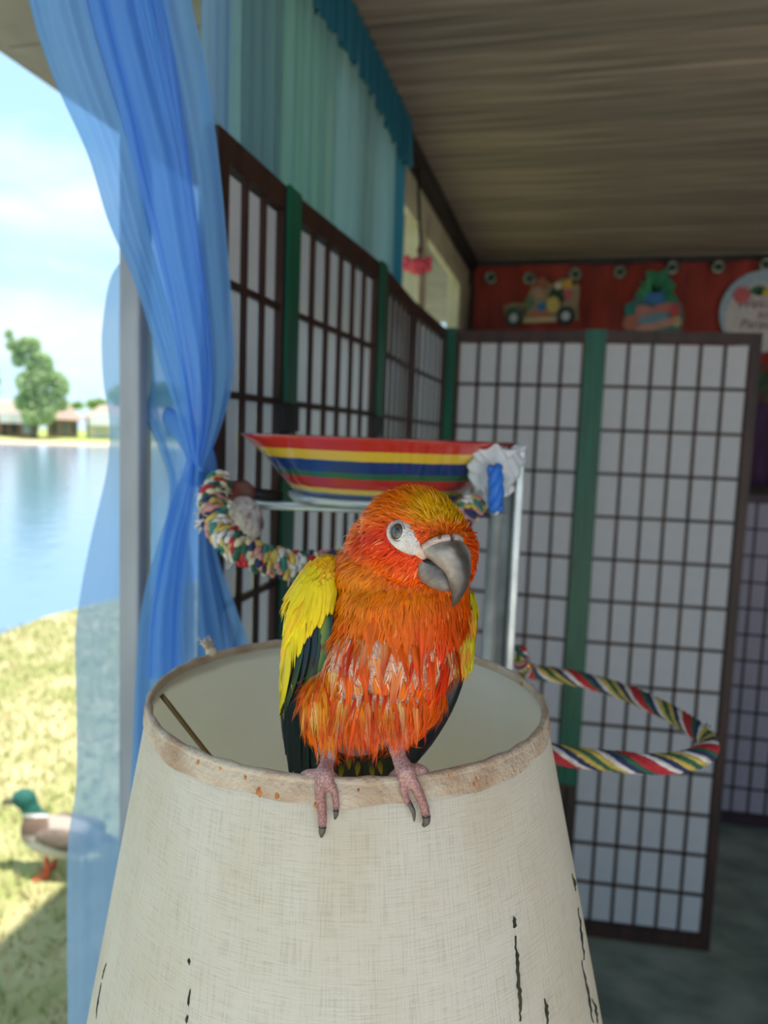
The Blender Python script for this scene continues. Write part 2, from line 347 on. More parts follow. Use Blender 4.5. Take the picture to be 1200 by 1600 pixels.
# ------------------------------------------------------------------ lamp with shade
RT, ZR = 0.1165, 1.2855
CX, CY = -0.1205, 0.4165
KR, LEAN, HSH = 0.205, 0.030, 0.32
def shc(z): return np.array([CX+LEAN*(ZR-z)*cos(yaw), CY+LEAN*(ZR-z)*sin(yaw)])
def shr(z): return RT+KR*(ZR-z)
def shade_d(x, y, off=0.0):
    q = ray(x, y); t = 0.2
    while t < 0.6:
        p = CAMP+q*t
        if p[2] < ZR+0.004 and np.linalg.norm(p[:2]-shc(p[2])) < shr(min(p[2], ZR))+off: return t
        t += 0.0005
    return 0.345
def linen():
    m, t, b = new_mat('linen_shade'); b.inputs['Roughness'].default_value = 0.85; b.inputs['Specular IOR Level'].default_value = 0.2
    uvn = t.nodes.new('ShaderNodeUVMap')
    def noise(sx_, sy_, det=3):
        mpp = t.nodes.new('ShaderNodeMapping'); mpp.inputs['Scale'].default_value = (sx_, sy_, 1); t.links.new(uvn.outputs[0], mpp.inputs[0])
        n = t.nodes.new('ShaderNodeTexNoise'); n.inputs['Scale'].default_value = 1; n.inputs['Detail'].default_value = det; t.links.new(mpp.outputs[0], n.inputs['Vector']); return n.outputs['Fac']
    a = noise(900, 45); c = noise(60, 1100); g = noise(18, 9, 5)
    ad = t.nodes.new('ShaderNodeMath'); ad.operation = 'ADD'; t.links.new(a, ad.inputs[0]); t.links.new(c, ad.inputs[1])
    bp = t.nodes.new('ShaderNodeBump'); bp.inputs['Strength'].default_value = 0.55; bp.inputs['Distance'].default_value = 0.0008
    t.links.new(ad.outputs[0], bp.inputs['Height']); t.links.new(bp.outputs[0], b.inputs['Normal'])
    r1 = t.nodes.new('ShaderNodeValToRGB'); r1.color_ramp.elements[0].position = 0.75; r1.color_ramp.elements[1].position = 1.2
    r1.color_ramp.elements[0].color = (*C(212, 206, 198), 1); r1.color_ramp.elements[1].color = (*C(238, 233, 227), 1)
    t.links.new(ad.outputs[0], r1.inputs[0])
    r2 = t.nodes.new('ShaderNodeValToRGB'); r2.color_ramp.elements[0].position = 0.3; r2.color_ramp.elements[1].position = 0.6
    r2.color_ramp.elements[0].color = (0.88, 0.83, 0.76, 1); r2.color_ramp.elements[1].color = (1, 1, 1, 1); t.links.new(g, r2.inputs[0])
    mm = t.nodes.new('ShaderNodeMix'); mm.data_type = 'RGBA'; mm.blend_type = 'MULTIPLY'; mm.inputs[0].default_value = 1.0
    t.links.new(r1.outputs[0], mm.inputs[6]); t.links.new(r2.outputs[0], mm.inputs[7]); t.links.new(mm.outputs[2], b.inputs['Base Color'])
    out = t.nodes['Material Output']; tr = t.nodes.new('ShaderNodeBsdfTranslucent'); tr.inputs[0].default_value = (*C(244, 234, 212), 1)
    ms = t.nodes.new('ShaderNodeMixShader'); ms.inputs[0].default_value = 0.48
    t.links.new(b.outputs[0], ms.inputs[1]); t.links.new(tr.outputs[0], ms.inputs[2]); t.links.new(ms.outputs[0], out.inputs[0]); return m
M_linen = linen()
M_lining = mat('shade_lining', C(244, 242, 234), C(234, 230, 216), 0.5, scale=12, trans=0.40)
M_tape = mat('soiled_tape', C(198, 180, 160), C(168, 138, 112), 0.9, scale=38, bump=0.5, bscale=420, detail=6, lo=0.42, hi=0.66)
M_stain = mat('orange_crumb', C(206, 132, 70), C(170, 96, 46), 0.8, scale=90)
M_crack = mat('dark_tear', C(58, 54, 34), C(34, 30, 20), 0.9, scale=90)
M_brass = mat('aged_brass', C(150, 130, 92), C(120, 100, 66), 0.4, metal=0.8, scale=40)
lampB = shc(ZR-0.15)
lamp = empty('floor_lamp', (lampB[0], lampB[1], 0), 'floor lamp with worn cream linen shade, the parrot gripping its rim', 'lamp')
def shade_surface(nz_, off, za, zb, reps=96):
    V = []; F = []; U = []
    for i in range(nz_+1):
        z = za+(zb-za)*i/nz_; c = shc(z); r_ = shr(z)+off
        for j in range(reps+1):
            a = 2*pi*j/reps; V.append((c[0]+r_*cos(a), c[1]+r_*sin(a), z)); U.append((a*0.14, z))
    for i in range(nz_):
        for j in range(reps): F.append((i*(reps+1)+j, i*(reps+1)+j+1, (i+1)*(reps+1)+j+1, (i+1)*(reps+1)+j))
    return V, F, U
V, F, U = shade_surface(24, 0, ZR-HSH, ZR); shade = obj('lamp_shade', V, F, M_linen, lamp, uv=U)
V, F, U = shade_surface(12, -0.0012, ZR-HSH, ZR-0.001); obj('lining', V, F, M_lining, shade)
# binding tape: outer band, slightly uneven lower hem
rng = random.Random(3)
def band(t, s):
    a = 2*pi*t; hem = 0.0105+0.0007*sin(a*9+1)+0.0005*sin(a*23)
    z = ZR+0.0004-hem*s; c = shc(z); r_ = shr(z)+0.0008+0.0006*sin(pi*min(1, s*1.02))
    return (c[0]+r_*cos(a), c[1]+r_*sin(a), z)
V, F = grid(band, 241, 7); obj('rim_tape', V, F, M_tape, shade)
def bandin(t, s):
    a = 2*pi*t; z = ZR+0.0004-0.0042*s; c = shc(z); r_ = shr(z)-0.0018-0.0004*sin(pi*s)
    return (c[0]+r_*cos(a), c[1]+r_*sin(a), z)
V, F = grid(bandin, 161, 5); obj('inner_tape', V, F, M_tape, shade)
ring = [(CX+(RT-0.0004)*cos(2*pi*j/120), CY+(RT-0.0004)*sin(2*pi*j/120), ZR) for j in range(121)]
rr = [0.0021+0.0003*sin(j*1.7)+0.0002*sin(j*4.1) for j in range(121)]; rr[-1] = rr[0]
V, F = tube(ring, rr, 10, False); obj('rim_roll', V, F, M_tape, shade)
# spider fitting
hub = np.array([*shc(ZR-0.13), ZR-0.125])
for a in (radians(197), radians(317), radians(77)):
    p0 = np.array([CX+(RT-0.004)*cos(a), CY+(RT-0.004)*sin(a), ZR-0.004]); p1 = p0+(hub-p0)*0.5+np.array([0, 0, -0.012])
    V, F = tube(spline([p0, p1, hub], 8), 0.0016, 8); obj('spider_arm', V, F, M_brass, lamp)
V, F = lathe([(0.0, -0.006), (0.014, -0.006), (0.014, 0.0), (0.004, 0.002), (0.004, 0.012), (0, 0.012)], 20, hub); obj('finial', V, F, M_brass, lamp)
V, F = tube([(lampB[0], lampB[1], 0.03), (lampB[0], lampB[1], 0.9), (hub[0], hub[1], hub[2])], 0.011, 14); obj('pole', V, F, M_brass, lamp)
V, F = lathe([(0, 0), (0.14, 0), (0.14, 0.012), (0.10, 0.024), (0.02, 0.034), (0.012, 0.05), (0, 0.05)], 40, (lampB[0], lampB[1], 0)); obj('base', V, F, M_brass, lamp)
V, F = lathe([(0.0, -0.06), (0.012, -0.058), (0.03, -0.02), (0.03, 0.0), (0.014, 0.035), (0.013, 0.05), (0, 0.05)], 24, (hub[0], hub[1], hub[2]-0.10)); obj('bulb', V, F, mat('frosted_bulb', C(225, 224, 220), None, 0.3), lamp)
# tears, crumbs and loose threads
def tear(pts, wpx):
    Q = [P(x, y, shade_d(x, y)-0.0006) for x, y in pts]; L_ = []; n = len(Q)
    for i, q in enumerate(Q):
        wd = wpx*0.00028*(0.25+0.75*sin(pi*(i+0.3)/(n-0.4)))*rng.uniform(0.5, 1.2)
        L_ += [q-rt*wd, q-fw*0.0002, q+rt*wd]
    F_ = []
    for i in range(n-1): F_ += [(3*i, 3*i+1, 3*i+4, 3*i+3), (3*i+1, 3*i+2, 3*i+5, 3*i+4)]
    obj('tear', L_, F_, M_crack, shade)
def wob(x0, y0, x1, y1, n=12, a=1.6): return [(x0+(x1-x0)*i/n+rng.uniform(-a, a)*0.55, y0+(y1-y0)*i/n) for i in range(n+1)]
for a in ((803, 1432, 804, 1450, 5, 1.0), (805, 1462, 813, 1596, 22, 2.2), (893, 1365, 899, 1392, 5, .8), (903, 1418, 912, 1500, 12, 1.6), (908, 1500, 926, 1598, 14, 2.2), (926, 1560, 934, 1599, 8, 3), (851, 1560, 856, 1600, 7, 2.2),
          (295, 1497, 296, 1508, 4, .6), (297, 1545, 294, 1572, 6, 1.2), (293, 1586, 291, 1599, 3, .6), (166, 1504, 160, 1530, 6, .8), (158, 1535, 150, 1592, 9, 1.0)):
    tear(wob(*a), 5 if a[0] > 700 else 2.6)
for (x, y, s) in ((406, 1237, 7), (433, 1244, 4), (493, 1259, 4), (742, 1217, 4), (740, 1225, 3), (384, 1216, 4), (815, 1068, 3), (826, 1040, 3), (700, 1212, 3), (310, 1192, 4), (345, 1200, 3), (560, 1235, 2.5), (855, 1140, 3)):
    d = shade_d(x, y, 0.001)-0.0004; sc = s*d/FPX
    V, F = ellipsoid(P(x, y, d), (rt*sc*0.8, fw*0.0006, up*sc*1.1), 8, 5); V = [v+RNG.normal(0, sc*0.12, 3) for v in V]; obj('crumb', V, F, M_stain, shade)
M_thread = mat('cotton_thread', C(226, 208, 184), C(204, 180, 150), 0.9, scale=80)
mb = MB(); tp = min((np.array(q) for q in ring if q[1] > CY), key=lambda q: abs(proj(q)[0]-328))+np.array([0, 0, 0.003])
for i in range(26):
    d_ = nrm(-rt*rng.uniform(0.1, 1.0)+up*rng.uniform(0.5, 1.1)+fw*rng.uniform(-0.5, 0.5)); L_ = rng.uniform(0.006, 0.013)
    mb.add(*tube([tp+RNG.normal(0, 0.0012, 3), tp+d_*L_*0.6+RNG.normal(0, .001, 3), tp+d_*L_+RNG.normal(0, .0016, 3)], [0.0006, 0.0005, 0.0002], 5))
mb.add(*ellipsoid(tp, (rt*0.004, fw*0.003, up*0.004), 10, 6))
mb.build('frayed_knot', M_thread, shade)

# ------------------------------------------------------------------ blue sheer curtain knotted at the post
cur = empty('sheer_curtain', (-0.43, 0.70, 0.0), 'bright blue sheer curtain swept aside and knotted round the porch post', 'curtain')
def edge(pts, t):
    ys_ = [p[1] for p in pts]; y_ = ys_[0]+(ys_[-1]-ys_[0])*t
    return np.interp(y_, ys_, [p[0] for p in pts]), y_
def drape(name, left, right, dl, dr, folds, amp, m_, nu=90, nv=70, seed=1, pinch=None):
    rg = random.Random(seed); ph = [rg.uniform(0, 6.3) for _ in range(4)]
    sl = spline([np.array(p, float) for p in left], 10); sr = spline([np.array(p, float) for p in right], 10)
    def fn(u, v):
        a = sl[min(int(v*(len(sl)-1)), len(sl)-1)]; b = sr[min(int(v*(len(sr)-1)), len(sr)-1)]
        x = a[0]+(b[0]-a[0])*u; y = a[1]+(b[1]-a[1])*u; d = dl(v)+(dr(v)-dl(v))*u
        am = amp*(pinch(v) if pinch else 1)
        f_ = sin(u*folds*6.28+ph[0]+1.5*v)+0.5*sin(u*folds*2.3*6.28+ph[1]-2*v)+0.3*sin(u*folds*4.1*6.28+ph[2]+v*3)
        return P(x, y, d+am*f_)+rt*am*0.5*sin(u*folds*6.28+ph[3])
    V, F = grid(fn, nu, nv); return obj(name, V, F, m_, cur)
UL = [(30, -330), (38, -120), (50, 0), (85, 115), (140, 240), (172, 345), (212, 440), (250, 560), (284, 670), (302, 722)]
UR = [(240, -330), (268, -120), (292, 0), (318, 120), (338, 260), (352, 400), (362, 540), (358, 610), (338, 680), (314, 738)]
drape('curtain_drape', UL, UR, lambda v: 0.56+0.19*v, lambda v: 0.68+0.065*v, 2.6, 0.010, M_sheer, 110, 90, 3, lambda v: 1-0.75*v)
drape('curtain_inner_fold', [(100, -330), (120, -120), (140, 0), (185, 160), (222, 300), (262, 460), (288, 620), (304, 725)], [(200, -330), (232, -120), (262, 0), (285, 160), (304, 300), (325, 460), (334, 620), (312, 732)],
      lambda v: 0.60+0.14*v, lambda v: 0.665+0.075*v, 2.0, 0.008, M_sheer, 70, 70, 5, lambda v: 1-0.75*v)
drape('curtain_tail', [(298, 700), (280, 760), (250, 850), (226, 950), (218, 1050), (212, 1180), (205, 1330), (190, 1600), (190, 1750)], [(316, 720), (328, 800), (346, 880), (372, 950), (392, 1010), (420, 1150), (450, 1330), (470, 1600), (470, 1750)],
      lambda v: 0.765+0.0*v, lambda v: 0.765+0.0*v, 2.2, 0.008, M_sheer, 80, 80, 8, lambda v: min(1, 0.15+2*v))
drape('curtain_knot_fold', [(206, 360), (208, 470), (211, 560), (220, 640), (244, 692), (264, 760), (252, 850), (234, 960), (228, 1060)], [(232, 360), (262, 470), (286, 560), (302, 640), (310, 692), (312, 735), (296, 850), (288, 960), (284, 1060)],
      lambda v: 0.855-0.085*min(1, max(0, v-.25)*2.6), lambda v: 0.815-0.055*min(1, v*2), 1.1, 0.005, M_sheer, 40, 50, 11)
drape('curtain_back_sheet', [(214, 370), (192, 405), (172, 440), (161, 510), (160, 550), (163, 600), (172, 660), (168, 735), (146, 830), (128, 920), (119, 1000), (121, 1120), (120, 1230), (108, 1310), (106, 1420), (107, 1600), (107, 1750)],
      [(228, 370), (229, 405), (231, 440), (234, 510), (237, 550), (240, 600), (248, 660), (270, 735), (290, 830), (300, 920), (300, 1000), (300, 1120), (290, 1230), (280, 1310), (270, 1420), (260, 1600), (260, 1750)],
      lambda v: 0.80, lambda v: 0.90, 1.3, 0.005, M_sheer2, 60, 110, 14)
kn = spline([P(262, 650, 0.80), P(285, 672, 0.76), P(308, 700, 0.765), P(318, 735, 0.79), P(300, 752, 0.82)], 8)
V, F = tube(kn, [0.010+0.006*sin(pi*i/(len(kn)-1)) for i in range(len(kn))], 14, True, 0.6); obj('curtain_knot', V, F, M_sheer, cur)
V, F = tube([(X0+0.045, 0.45, 2.13), (X0+0.045, 1.9, 2.13)], 0.007, 10); rod = tag(obj('curtain_rod', V, F, M_dark), 'thin dark curtain rod under the ceiling above the teal valance', 'curtain rod')

# teal valance behind the screen tops
val = empty('sheer_valance', (X0+0.04, 1.3, 2.13), 'gathered teal sheer valance hanging above the lattice screen', 'valance')
def vfn(ya, yb, za, zb, xo, fold, amp, seed):
    rg = random.Random(seed); ph = [rg.uniform(0, 6.3) for _ in range(3)]
    def fn(u, v):
        y_ = ya+(yb-ya)*u; a = amp*(0.5+0.5*v)
        x_ = xo+a*(sin(u*fold*6.28+ph[0])+0.45*sin(u*fold*2.7*6.28+ph[1]))
        return (x_, y_+0.006*sin(u*fold*6.28+ph[2])*v, za+(zb-za)*v+0.01*sin(u*9+ph[2])*v)
    return fn
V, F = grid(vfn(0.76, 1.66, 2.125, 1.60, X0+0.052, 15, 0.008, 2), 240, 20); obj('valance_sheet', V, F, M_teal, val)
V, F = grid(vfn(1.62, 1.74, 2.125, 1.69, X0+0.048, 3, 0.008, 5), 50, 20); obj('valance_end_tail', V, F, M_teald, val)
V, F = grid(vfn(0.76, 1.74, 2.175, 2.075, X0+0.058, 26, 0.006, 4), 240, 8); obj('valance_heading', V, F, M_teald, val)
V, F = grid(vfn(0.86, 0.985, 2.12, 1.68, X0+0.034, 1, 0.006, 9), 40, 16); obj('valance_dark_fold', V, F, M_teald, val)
V, F = grid(vfn(0.735, 0.80, 2.12, 1.775, X0+0.068, 2, 0.004, 15), 40, 16); obj('valance_backlit_fold', V, F, M_sheer2, val)  # pale sheer puts the brightness of the window behind into the fold's colour
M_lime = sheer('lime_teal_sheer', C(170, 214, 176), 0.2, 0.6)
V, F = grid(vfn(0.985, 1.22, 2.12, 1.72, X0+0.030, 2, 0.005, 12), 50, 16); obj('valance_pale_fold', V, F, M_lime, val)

# hanging pink flower ornament
orn = empty('hanging_ornament', tuple(pl(655, 432, 0, X0+0.05)), 'small pink flower ornament hanging on a dark cord by the window', 'ornament')
oc = pl(652, 416, 0, X0+0.05)
M_pink = mat('pink_felt', C(226, 92, 104), C(196, 62, 78), 0.7, scale=60)
mb = MB(); mb.add(*ellipsoid(oc, ((0.028, 0, 0), (0, 0.028, 0), (0, 0, 0.022)), 16, 10)); obj('ornament_body', *[mb.V, mb.F], M_pink, orn)
for sy, sz in ((-1, 1), (1, 1), (1, -0.2), (-1, -0.1)):
    V, F = ellipsoid(oc+np.array([sy*0.028, sy*0.006, sz*0.016]), ((0.010, 0, 0), (0, 0.012, 0), (0, 0, 0.012)), 10, 6); obj('petal', V, F, M_pink, orn)
V, F = tube([oc+np.array([0, 0.02, 0.02]), oc+np.array([0, 0.025, 0.07]), np.array([X0+0.034, oc[1]+0.02, 2.162])], 0.004, 8); obj('cord', V, F, M_dark, orn)
V, F = ellipsoid(oc+np.array([0, 0.023, 0.045]), ((0.008, 0, 0), (0, 0.008, 0), (0, 0, 0.012)), 10, 6); obj('bead', V, F, mat('dark_red_bead', C(96, 24, 30), None, 0.4), orn)

# ------------------------------------------------------------------ red banner and its cut-out signs on the far wall
M_ban = mat('orange_red_cloth', C(150, 44, 22), C(120, 32, 18), 0.7, scale=6, stretch=(3, 3, 1))
YB = Y1-0.05
def bfn(u, v):
    x = -0.43+1.75*u; z = ZC-0.035-0.42*v
    yy = YB+0.010*sin(x*17+v*2.2)+0.007*sin(x*39-v*3.5)+0.006*sin(x*8+v*6)
    return (x, yy, z)
V, F = grid(bfn, 200, 26); ban = obj('banner', V, F, M_ban); tag(ban, 'rumpled orange red fabric banner with metal eyelets on the far wall', 'banner')
def disc(name, cx, cz, rx, rz, y, th, m_, parent, n=24, rot=0):
    pts = [(cx+rx*cos(2*pi*i/n)*cos(rot)-rz*sin(2*pi*i/n)*sin(rot), cz+rx*cos(2*pi*i/n)*sin(rot)+rz*sin(2*pi*i/n)*cos(rot)) for i in range(n)]
    return poly(name, pts, y, th, m_, parent)
def poly(name, pts, y, th, m_, parent):
    n = len(pts); V = [(a, y, b) for a, b in pts]+[(a, y-th, b) for a, b in pts]
    F = [tuple(range(n)), tuple(range(n, 2*n))[::-1]]+[(i, (i+1) % n, n+(i+1) % n, n+i) for i in range(n)]
    return obj(name, V, F, m_, parent, smooth=False)
M_eye = mat('eyelet_metal', C(150, 156, 140), C(96, 106, 88), 0.35, metal=0.9, scale=80)
M_hole = mat('eyelet_hole', C(34, 48, 34), None, 0.7)
def fx(x, y): q = pl(x, y, 1, YB-0.03); return q[0], q[2]
for x, y in ((766, 433), (827, 434), (899, 427), (969, 424), (1048, 425), (1051, 417), (1123, 416), (1198, 412))[:]:
    if x == 1048: continue
    cx, cz = fx(x, y); V = []; F = []
    for i in range(20):
        for j in range(8):
            a = 2*pi*i/20; b = 2*pi*j/8; R_ = 0.019+0.007*cos(b); V.append((cx+R_*cos(a), YB-0.024+0.004*sin(b), cz+R_*sin(a)))
            F.append((i*8+j, i*8+(j+1) % 8, ((i+1) % 20)*8+(j+1) % 8, ((i+1) % 20)*8+j))
    obj('eyelet', V, F, M_eye, ban); disc('eyelet_hole', cx, cz, 0.015, 0.015, YB-0.021, 0.002, M_hole, ban)
def pm(pts): return [fx(*p) for p in pts]
MC = {}
def flat(c):
    if c not in MC: MC[c] = mat('card_%d_%d_%d' % c, C(*c), tuple(v*0.8 for v in C(*c)), 0.7, scale=70)
    return MC[c]
YS = YB-0.030
jp = empty('jeep_cutout', (fx(845, 480)[0], YS, fx(845, 510)[1]), 'cardboard jeep cut-out carrying a monkey and a toucan on the banner', 'wall decoration')
poly('jeep_body', pm([(787, 480), (800, 474), (822, 474), (834, 440), (850, 434), (862, 446), (875, 436), (898, 434), (906, 450), (903, 480), (905, 500), (870, 502), (830, 503), (790, 505)]), YS, 0.004, flat((150, 134, 100)), jp)
poly('jeep_hood', pm([(790, 482), (822, 475), (824, 492), (790, 494)]), YS-0.005, 0.003, flat((130, 96, 62)), jp)
poly('jeep_side', pm([(826, 488), (856, 486), (866, 498), (828, 500)]), YS-0.005, 0.003, flat((178, 108, 74)), jp)
poly('running_board', pm([(818, 498), (870, 496), (870, 503), (818, 505)]), YS-0.008, 0.003, flat((190, 170, 128)), jp)
disc('monkey_ears', *fx(845, 446), 0.030, 0.026, YS-0.005, 0.003, flat((146, 92, 62)), jp); disc('monkey_face', *fx(842, 459), 0.022, 0.022, YS-0.009, 0.003, flat((176, 136, 112)), jp)
poly('monkey_shirt', pm([(838, 480), (850, 471), (853, 485), (842, 486)]), YS-0.009, 0.003, flat((40, 108, 166)), jp)
disc('leaf_ornament', *fx(827, 474), 0.016, 0.028, YS-0.009, 0.003, flat((92, 116, 82)), jp)
poly('toucan_body', pm([(856, 462), (866, 448), (878, 452), (882, 470), (870, 478), (858, 474)]), YS-0.009, 0.003, flat((34, 58, 36)), jp)
disc('toucan_belly', *fx(864, 477), 0.026, 0.032, YS-0.013, 0.003, flat((198, 172, 88)), jp)
disc('toucan_cheek', *fx(872, 448), 0.014, 0.014, YS-0.013, 0.003, flat((214, 200, 182)), jp)
poly('toucan_bill', pm([(876, 444), (892, 438), (900, 442), (894, 451), (878, 452)]), YS-0.013, 0.003, flat((208, 158, 56)), jp)
disc('bill_tip', *fx(897, 443), 0.010, 0.010, YS-0.017, 0.002, flat((46, 34, 26)), jp)
poly('surfboard', pm([(880, 455), (893, 452), (894, 468), (884, 472)]), YS-0.006, 0.003, flat((192, 92, 100)), jp)
for x, y in ((803, 498), (884, 495)):
    w_ = disc('wheel', *fx(x, y), 0.036, 0.038, YS-0.010, 0.008, flat((40, 42, 40)), jp); disc('hub', *fx(x, y), 0.017, 0.018, YS-0.019, 0.003, flat((184, 184, 188)), w_)
poly('front_fender', pm([(788, 490), (800, 480), (818, 484), (820, 494), (804, 486)]), YS-0.020, 0.003, flat((44, 92, 62)), jp)
pa = empty('pineapple_cutout', (fx(1022, 480)[0], YS, fx(1022, 512)[1]), 'painted pineapple cut-out with green leaf crown pinned on the banner', 'wall decoration')
disc('pineapple_body', *fx(1021, 498), 0.112, 0.110, YS, 0.004, flat((70, 112, 108)), pa, 32)
poly('crown', pm([(990, 462), (1004, 450), (1000, 440), (1012, 442), (1008, 424), (1020, 424), (1030, 426), (1040, 420), (1048, 438), (1056, 446), (1050, 456), (1058, 466), (1040, 474), (1010, 470)]), YS-0.005, 0.004, flat((44, 126, 84)), pa)
for x0, y0, x1, y1 in ((1020, 468, 1012, 430), (1024, 468, 1026, 428), (1028, 468, 1044, 432), (1014, 468, 996, 450), (1034, 468, 1054, 452)):
    a, b = fx(x0, y0), fx(x1, y1); dx, dz = (b[1]-a[1])*0.18, -(b[0]-a[0])*0.18
    poly('crown_leaf', [(a[0]-dx, a[1]-dz), ((a[0]+b[0])/2-dx, (a[1]+b[1])/2-dz), b, ((a[0]+b[0])/2+dx, (a[1]+b[1])/2+dz), (a[0]+dx, a[1]+dz)], YS-0.010, 0.003, flat((30, 112, 72)) if x0 % 3 else flat((62, 146, 92)), pa)
poly('blue_patch', pm([(1004, 470), (1012, 458), (1034, 458), (1040, 470), (1026, 478)]), YS-0.014, 0.003, flat((54, 112, 168)), pa)
for (x, y, rx, rz, c) in ((1003, 490, .040, .030, (186, 122, 112)), (1036, 482, .050, .018, (192, 112, 100)), (1020, 498, .060, .020, (112, 144, 156)), (1026, 508, .085, .018, (196, 140, 122)), (1054, 486, .020, .026, (190, 74, 74)), (1057, 502, .016, .024, (192, 178, 108)), (985, 505, .030, .03, (180, 110, 86)), (984, 486, .02, .03, (40, 120, 112))):
    disc('painted_patch', *fx(x, y), rx, rz, YS-0.006-0.0012*(x % 7), 0.003, flat(c), pa, 16, 0.2)
sg = empty('round_sign', (fx(1190, 485)[0], YS, fx(1190, 540)[1]), 'round pale welcome sign with flower and toucan pinned on the banner', 'wall decoration')
cx, cz = fx(1192, 487)
disc('sign_edge', cx, cz, 0.155, 0.155, YS, 0.005, flat((158, 176, 186)), sg, 48); disc('sign_face', cx, cz-0.02, 0.135, 0.128, YS-0.006, 0.003, flat((200, 190, 184)), sg, 48)
for i in range(6):
    a = i*pi/3; disc('flower_petal', fx(1158, 462)[0]+0.017*cos(a), fx(1158, 462)[1]+0.017*sin(a), 0.016, 0.016, YS-0.010-0.0004*i, 0.003, flat((196, 96, 100)), sg, 12)
poly('sign_leaf', pm([(1164, 458), (1182, 446), (1196, 450), (1180, 460)]), YS-0.010, 0.003, flat((48, 110, 70)), sg)
poly('toucan_body', pm([(1176, 462), (1186, 452), (1200, 452), (1196, 464)]), YS-0.0135, 0.003, flat((30, 40, 32)), sg); poly('toucan_bill', pm([(1190, 456), (1204, 448), (1216, 452), (1206, 462), (1190, 464)]), YS-0.017, 0.003, flat((204, 176, 62)), sg)
def text(name, s, x, z, size, y, m_, parent):
    cu = bpy.data.curves.new('t', 'FONT'); cu.body = s; cu.size = size; cu.align_x = 'CENTER'; cu.extrude = 0.0008; cu.shear = 0.25
    o = bpy.data.objects.new('t', cu); COL.objects.link(o); dg = bpy.context.evaluated_depsgraph_get(); dg.update()
    me = bpy.data.meshes.new_from_object(o.evaluated_get(dg)); V = [(x+v.co.x, y-v.co.z, z+v.co.y) for v in me.vertices]; F = [tuple(p.vertices) for p in me.polygons]
    bpy.data.objects.remove(o); bpy.data.meshes.remove(me); return obj(name, V, F, m_, parent, smooth=False)
for s_, zz in (('Welcome', fx(1192, 482)[1]), ('to', fx(1192, 498)[1]), ('Paradise', fx(1192, 514)[1])): text('lettering', s_, cx, zz, 0.050, YS-0.011, flat((112, 62, 66)), sg)

# dim things beyond the screen's end
tag(bbox('wall_hanging', (0.62, Y1-0.03, 1.30), (1.30, Y1-0.005, 1.62), M_violet), 'dark violet cloth hanging on the far wall under the banner', 'wall hanging')
gv = empty('leafy_garland', (0.75, Y1-0.06, 1.62), 'dark green leafy garland under the round welcome sign', 'garland')
M_leaf = mat('dark_leaf', C(52, 92, 58), C(32, 64, 40), 0.6, scale=40)
rg = random.Random(5)
for i in range(46):
    p = np.array([0.64+0.5*rg.random(), Y1-0.10+rg.uniform(-.015, .02), 1.66+0.10*rg.random()]); a = rg.uniform(0, 6.28); dd = np.array([cos(a), -0.3, sin(a)])*0.035; ss = np.cross(nrm(dd), [0, 1, 0])*0.012
    obj('leaf', [p, p+dd*0.5+ss+np.array([0, -.004, 0]), p+dd, p+dd*0.5-ss+np.array([0, -.004, 0]), p+dd*0.5], [(0, 4, 1), (4, 2, 1), (0, 3, 4), (4, 3, 2)], M_leaf, gv)
V, F = tube([(0.62+0.55*t, Y1-0.10, 1.70+0.02*sin(t*7)) for t in np.linspace(0, 1, 20)], 0.004, 6); obj('stem', V, F, M_leaf, gv)

# ------------------------------------------------------------------ play stand, bowl, rope perches
st = empty('bird_play_stand', tuple(np.append(P(788, 900, 0.70)[:2], 0)), 'galvanised metal bird play stand carrying the striped bowl', 'stand')
bc = P(594, 684, 0.755); BR = 0.1405
pb = P(787, 900, 0.70)[:2]
def vbar(name, x, wpx, d, ztop, m_, depth=0.012):
    c = P(x, 900, d); hw = wpx*d/FPX/2; V = []
    for sx_, sy_ in ((-1, 0), (1, 0), (1, 1), (-1, 1)):
        q = c+r0*sx_*hw+np.array([-sin(yaw), cos(yaw), 0])*depth*sy_; V.append((q[0], q[1]))
    VV = [(a, b, 0.02) for a, b in V]+[(a, b, ztop) for a, b in V]
    o = obj(name, VV, [(0, 3, 2, 1), (4, 5, 6, 7), (0, 1, 5, 4), (1, 2, 6, 5), (2, 3, 7, 6), (3, 0, 4, 7)], m_, st, smooth=False)
    mo = o.modifiers.new('b', 'BEVEL'); mo.width = 0.002; mo.segments = 2; return o
ZP = P(790, 700, 0.70)[2]
c_ = P(769, 900, 0.69)
V, F = tube([(c_[0], c_[1], 0.02), (c_[0], c_[1], ZP-0.05)], 0.0062, 14); obj('post_tube', V, F, M_steel, st)
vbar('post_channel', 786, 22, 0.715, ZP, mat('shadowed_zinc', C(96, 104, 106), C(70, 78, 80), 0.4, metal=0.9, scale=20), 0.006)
vbar('post_flange', 804, 14, 0.705, ZP+0.004, M_steel, 0.02)
bb = P(787, 900, 0.70); V, F = lathe([(0, 0), (0.15, 0), (0.15, 0.012), (0.02, 0.03), (0, 0.03)], 36, (bb[0], bb[1], 0)); obj('base_plate', V, F, M_steel, st)
ZB = P(594, 770, 0.755)[2]-0.002
tc_ = (bc[0], bc[1], ZB)
V, F = lathe([(0, -0.008), (0.088, -0.008), (0.092, -0.004), (0.092, 0.0), (0, 0.0)], 48, tc_); obj('tray', V, F, M_steel, st)
for dx in (0.0, 0.02):
    a = P(325, 778, 0.70)+np.array([0, dx*2, 0]); a[2] = ZB-0.011; b = np.array([pb[0], pb[1]+dx, ZB-0.011]); V, F = tube([a, b], 0.0026, 8); obj('support_rod', V, F, M_steel, st)
V, F = tube([P(362, 770, 0.72), P(400, 772, 0.73), P(440, 776, 0.74)], 0.006, 8); obj('clamp', V, F, M_dark, st)
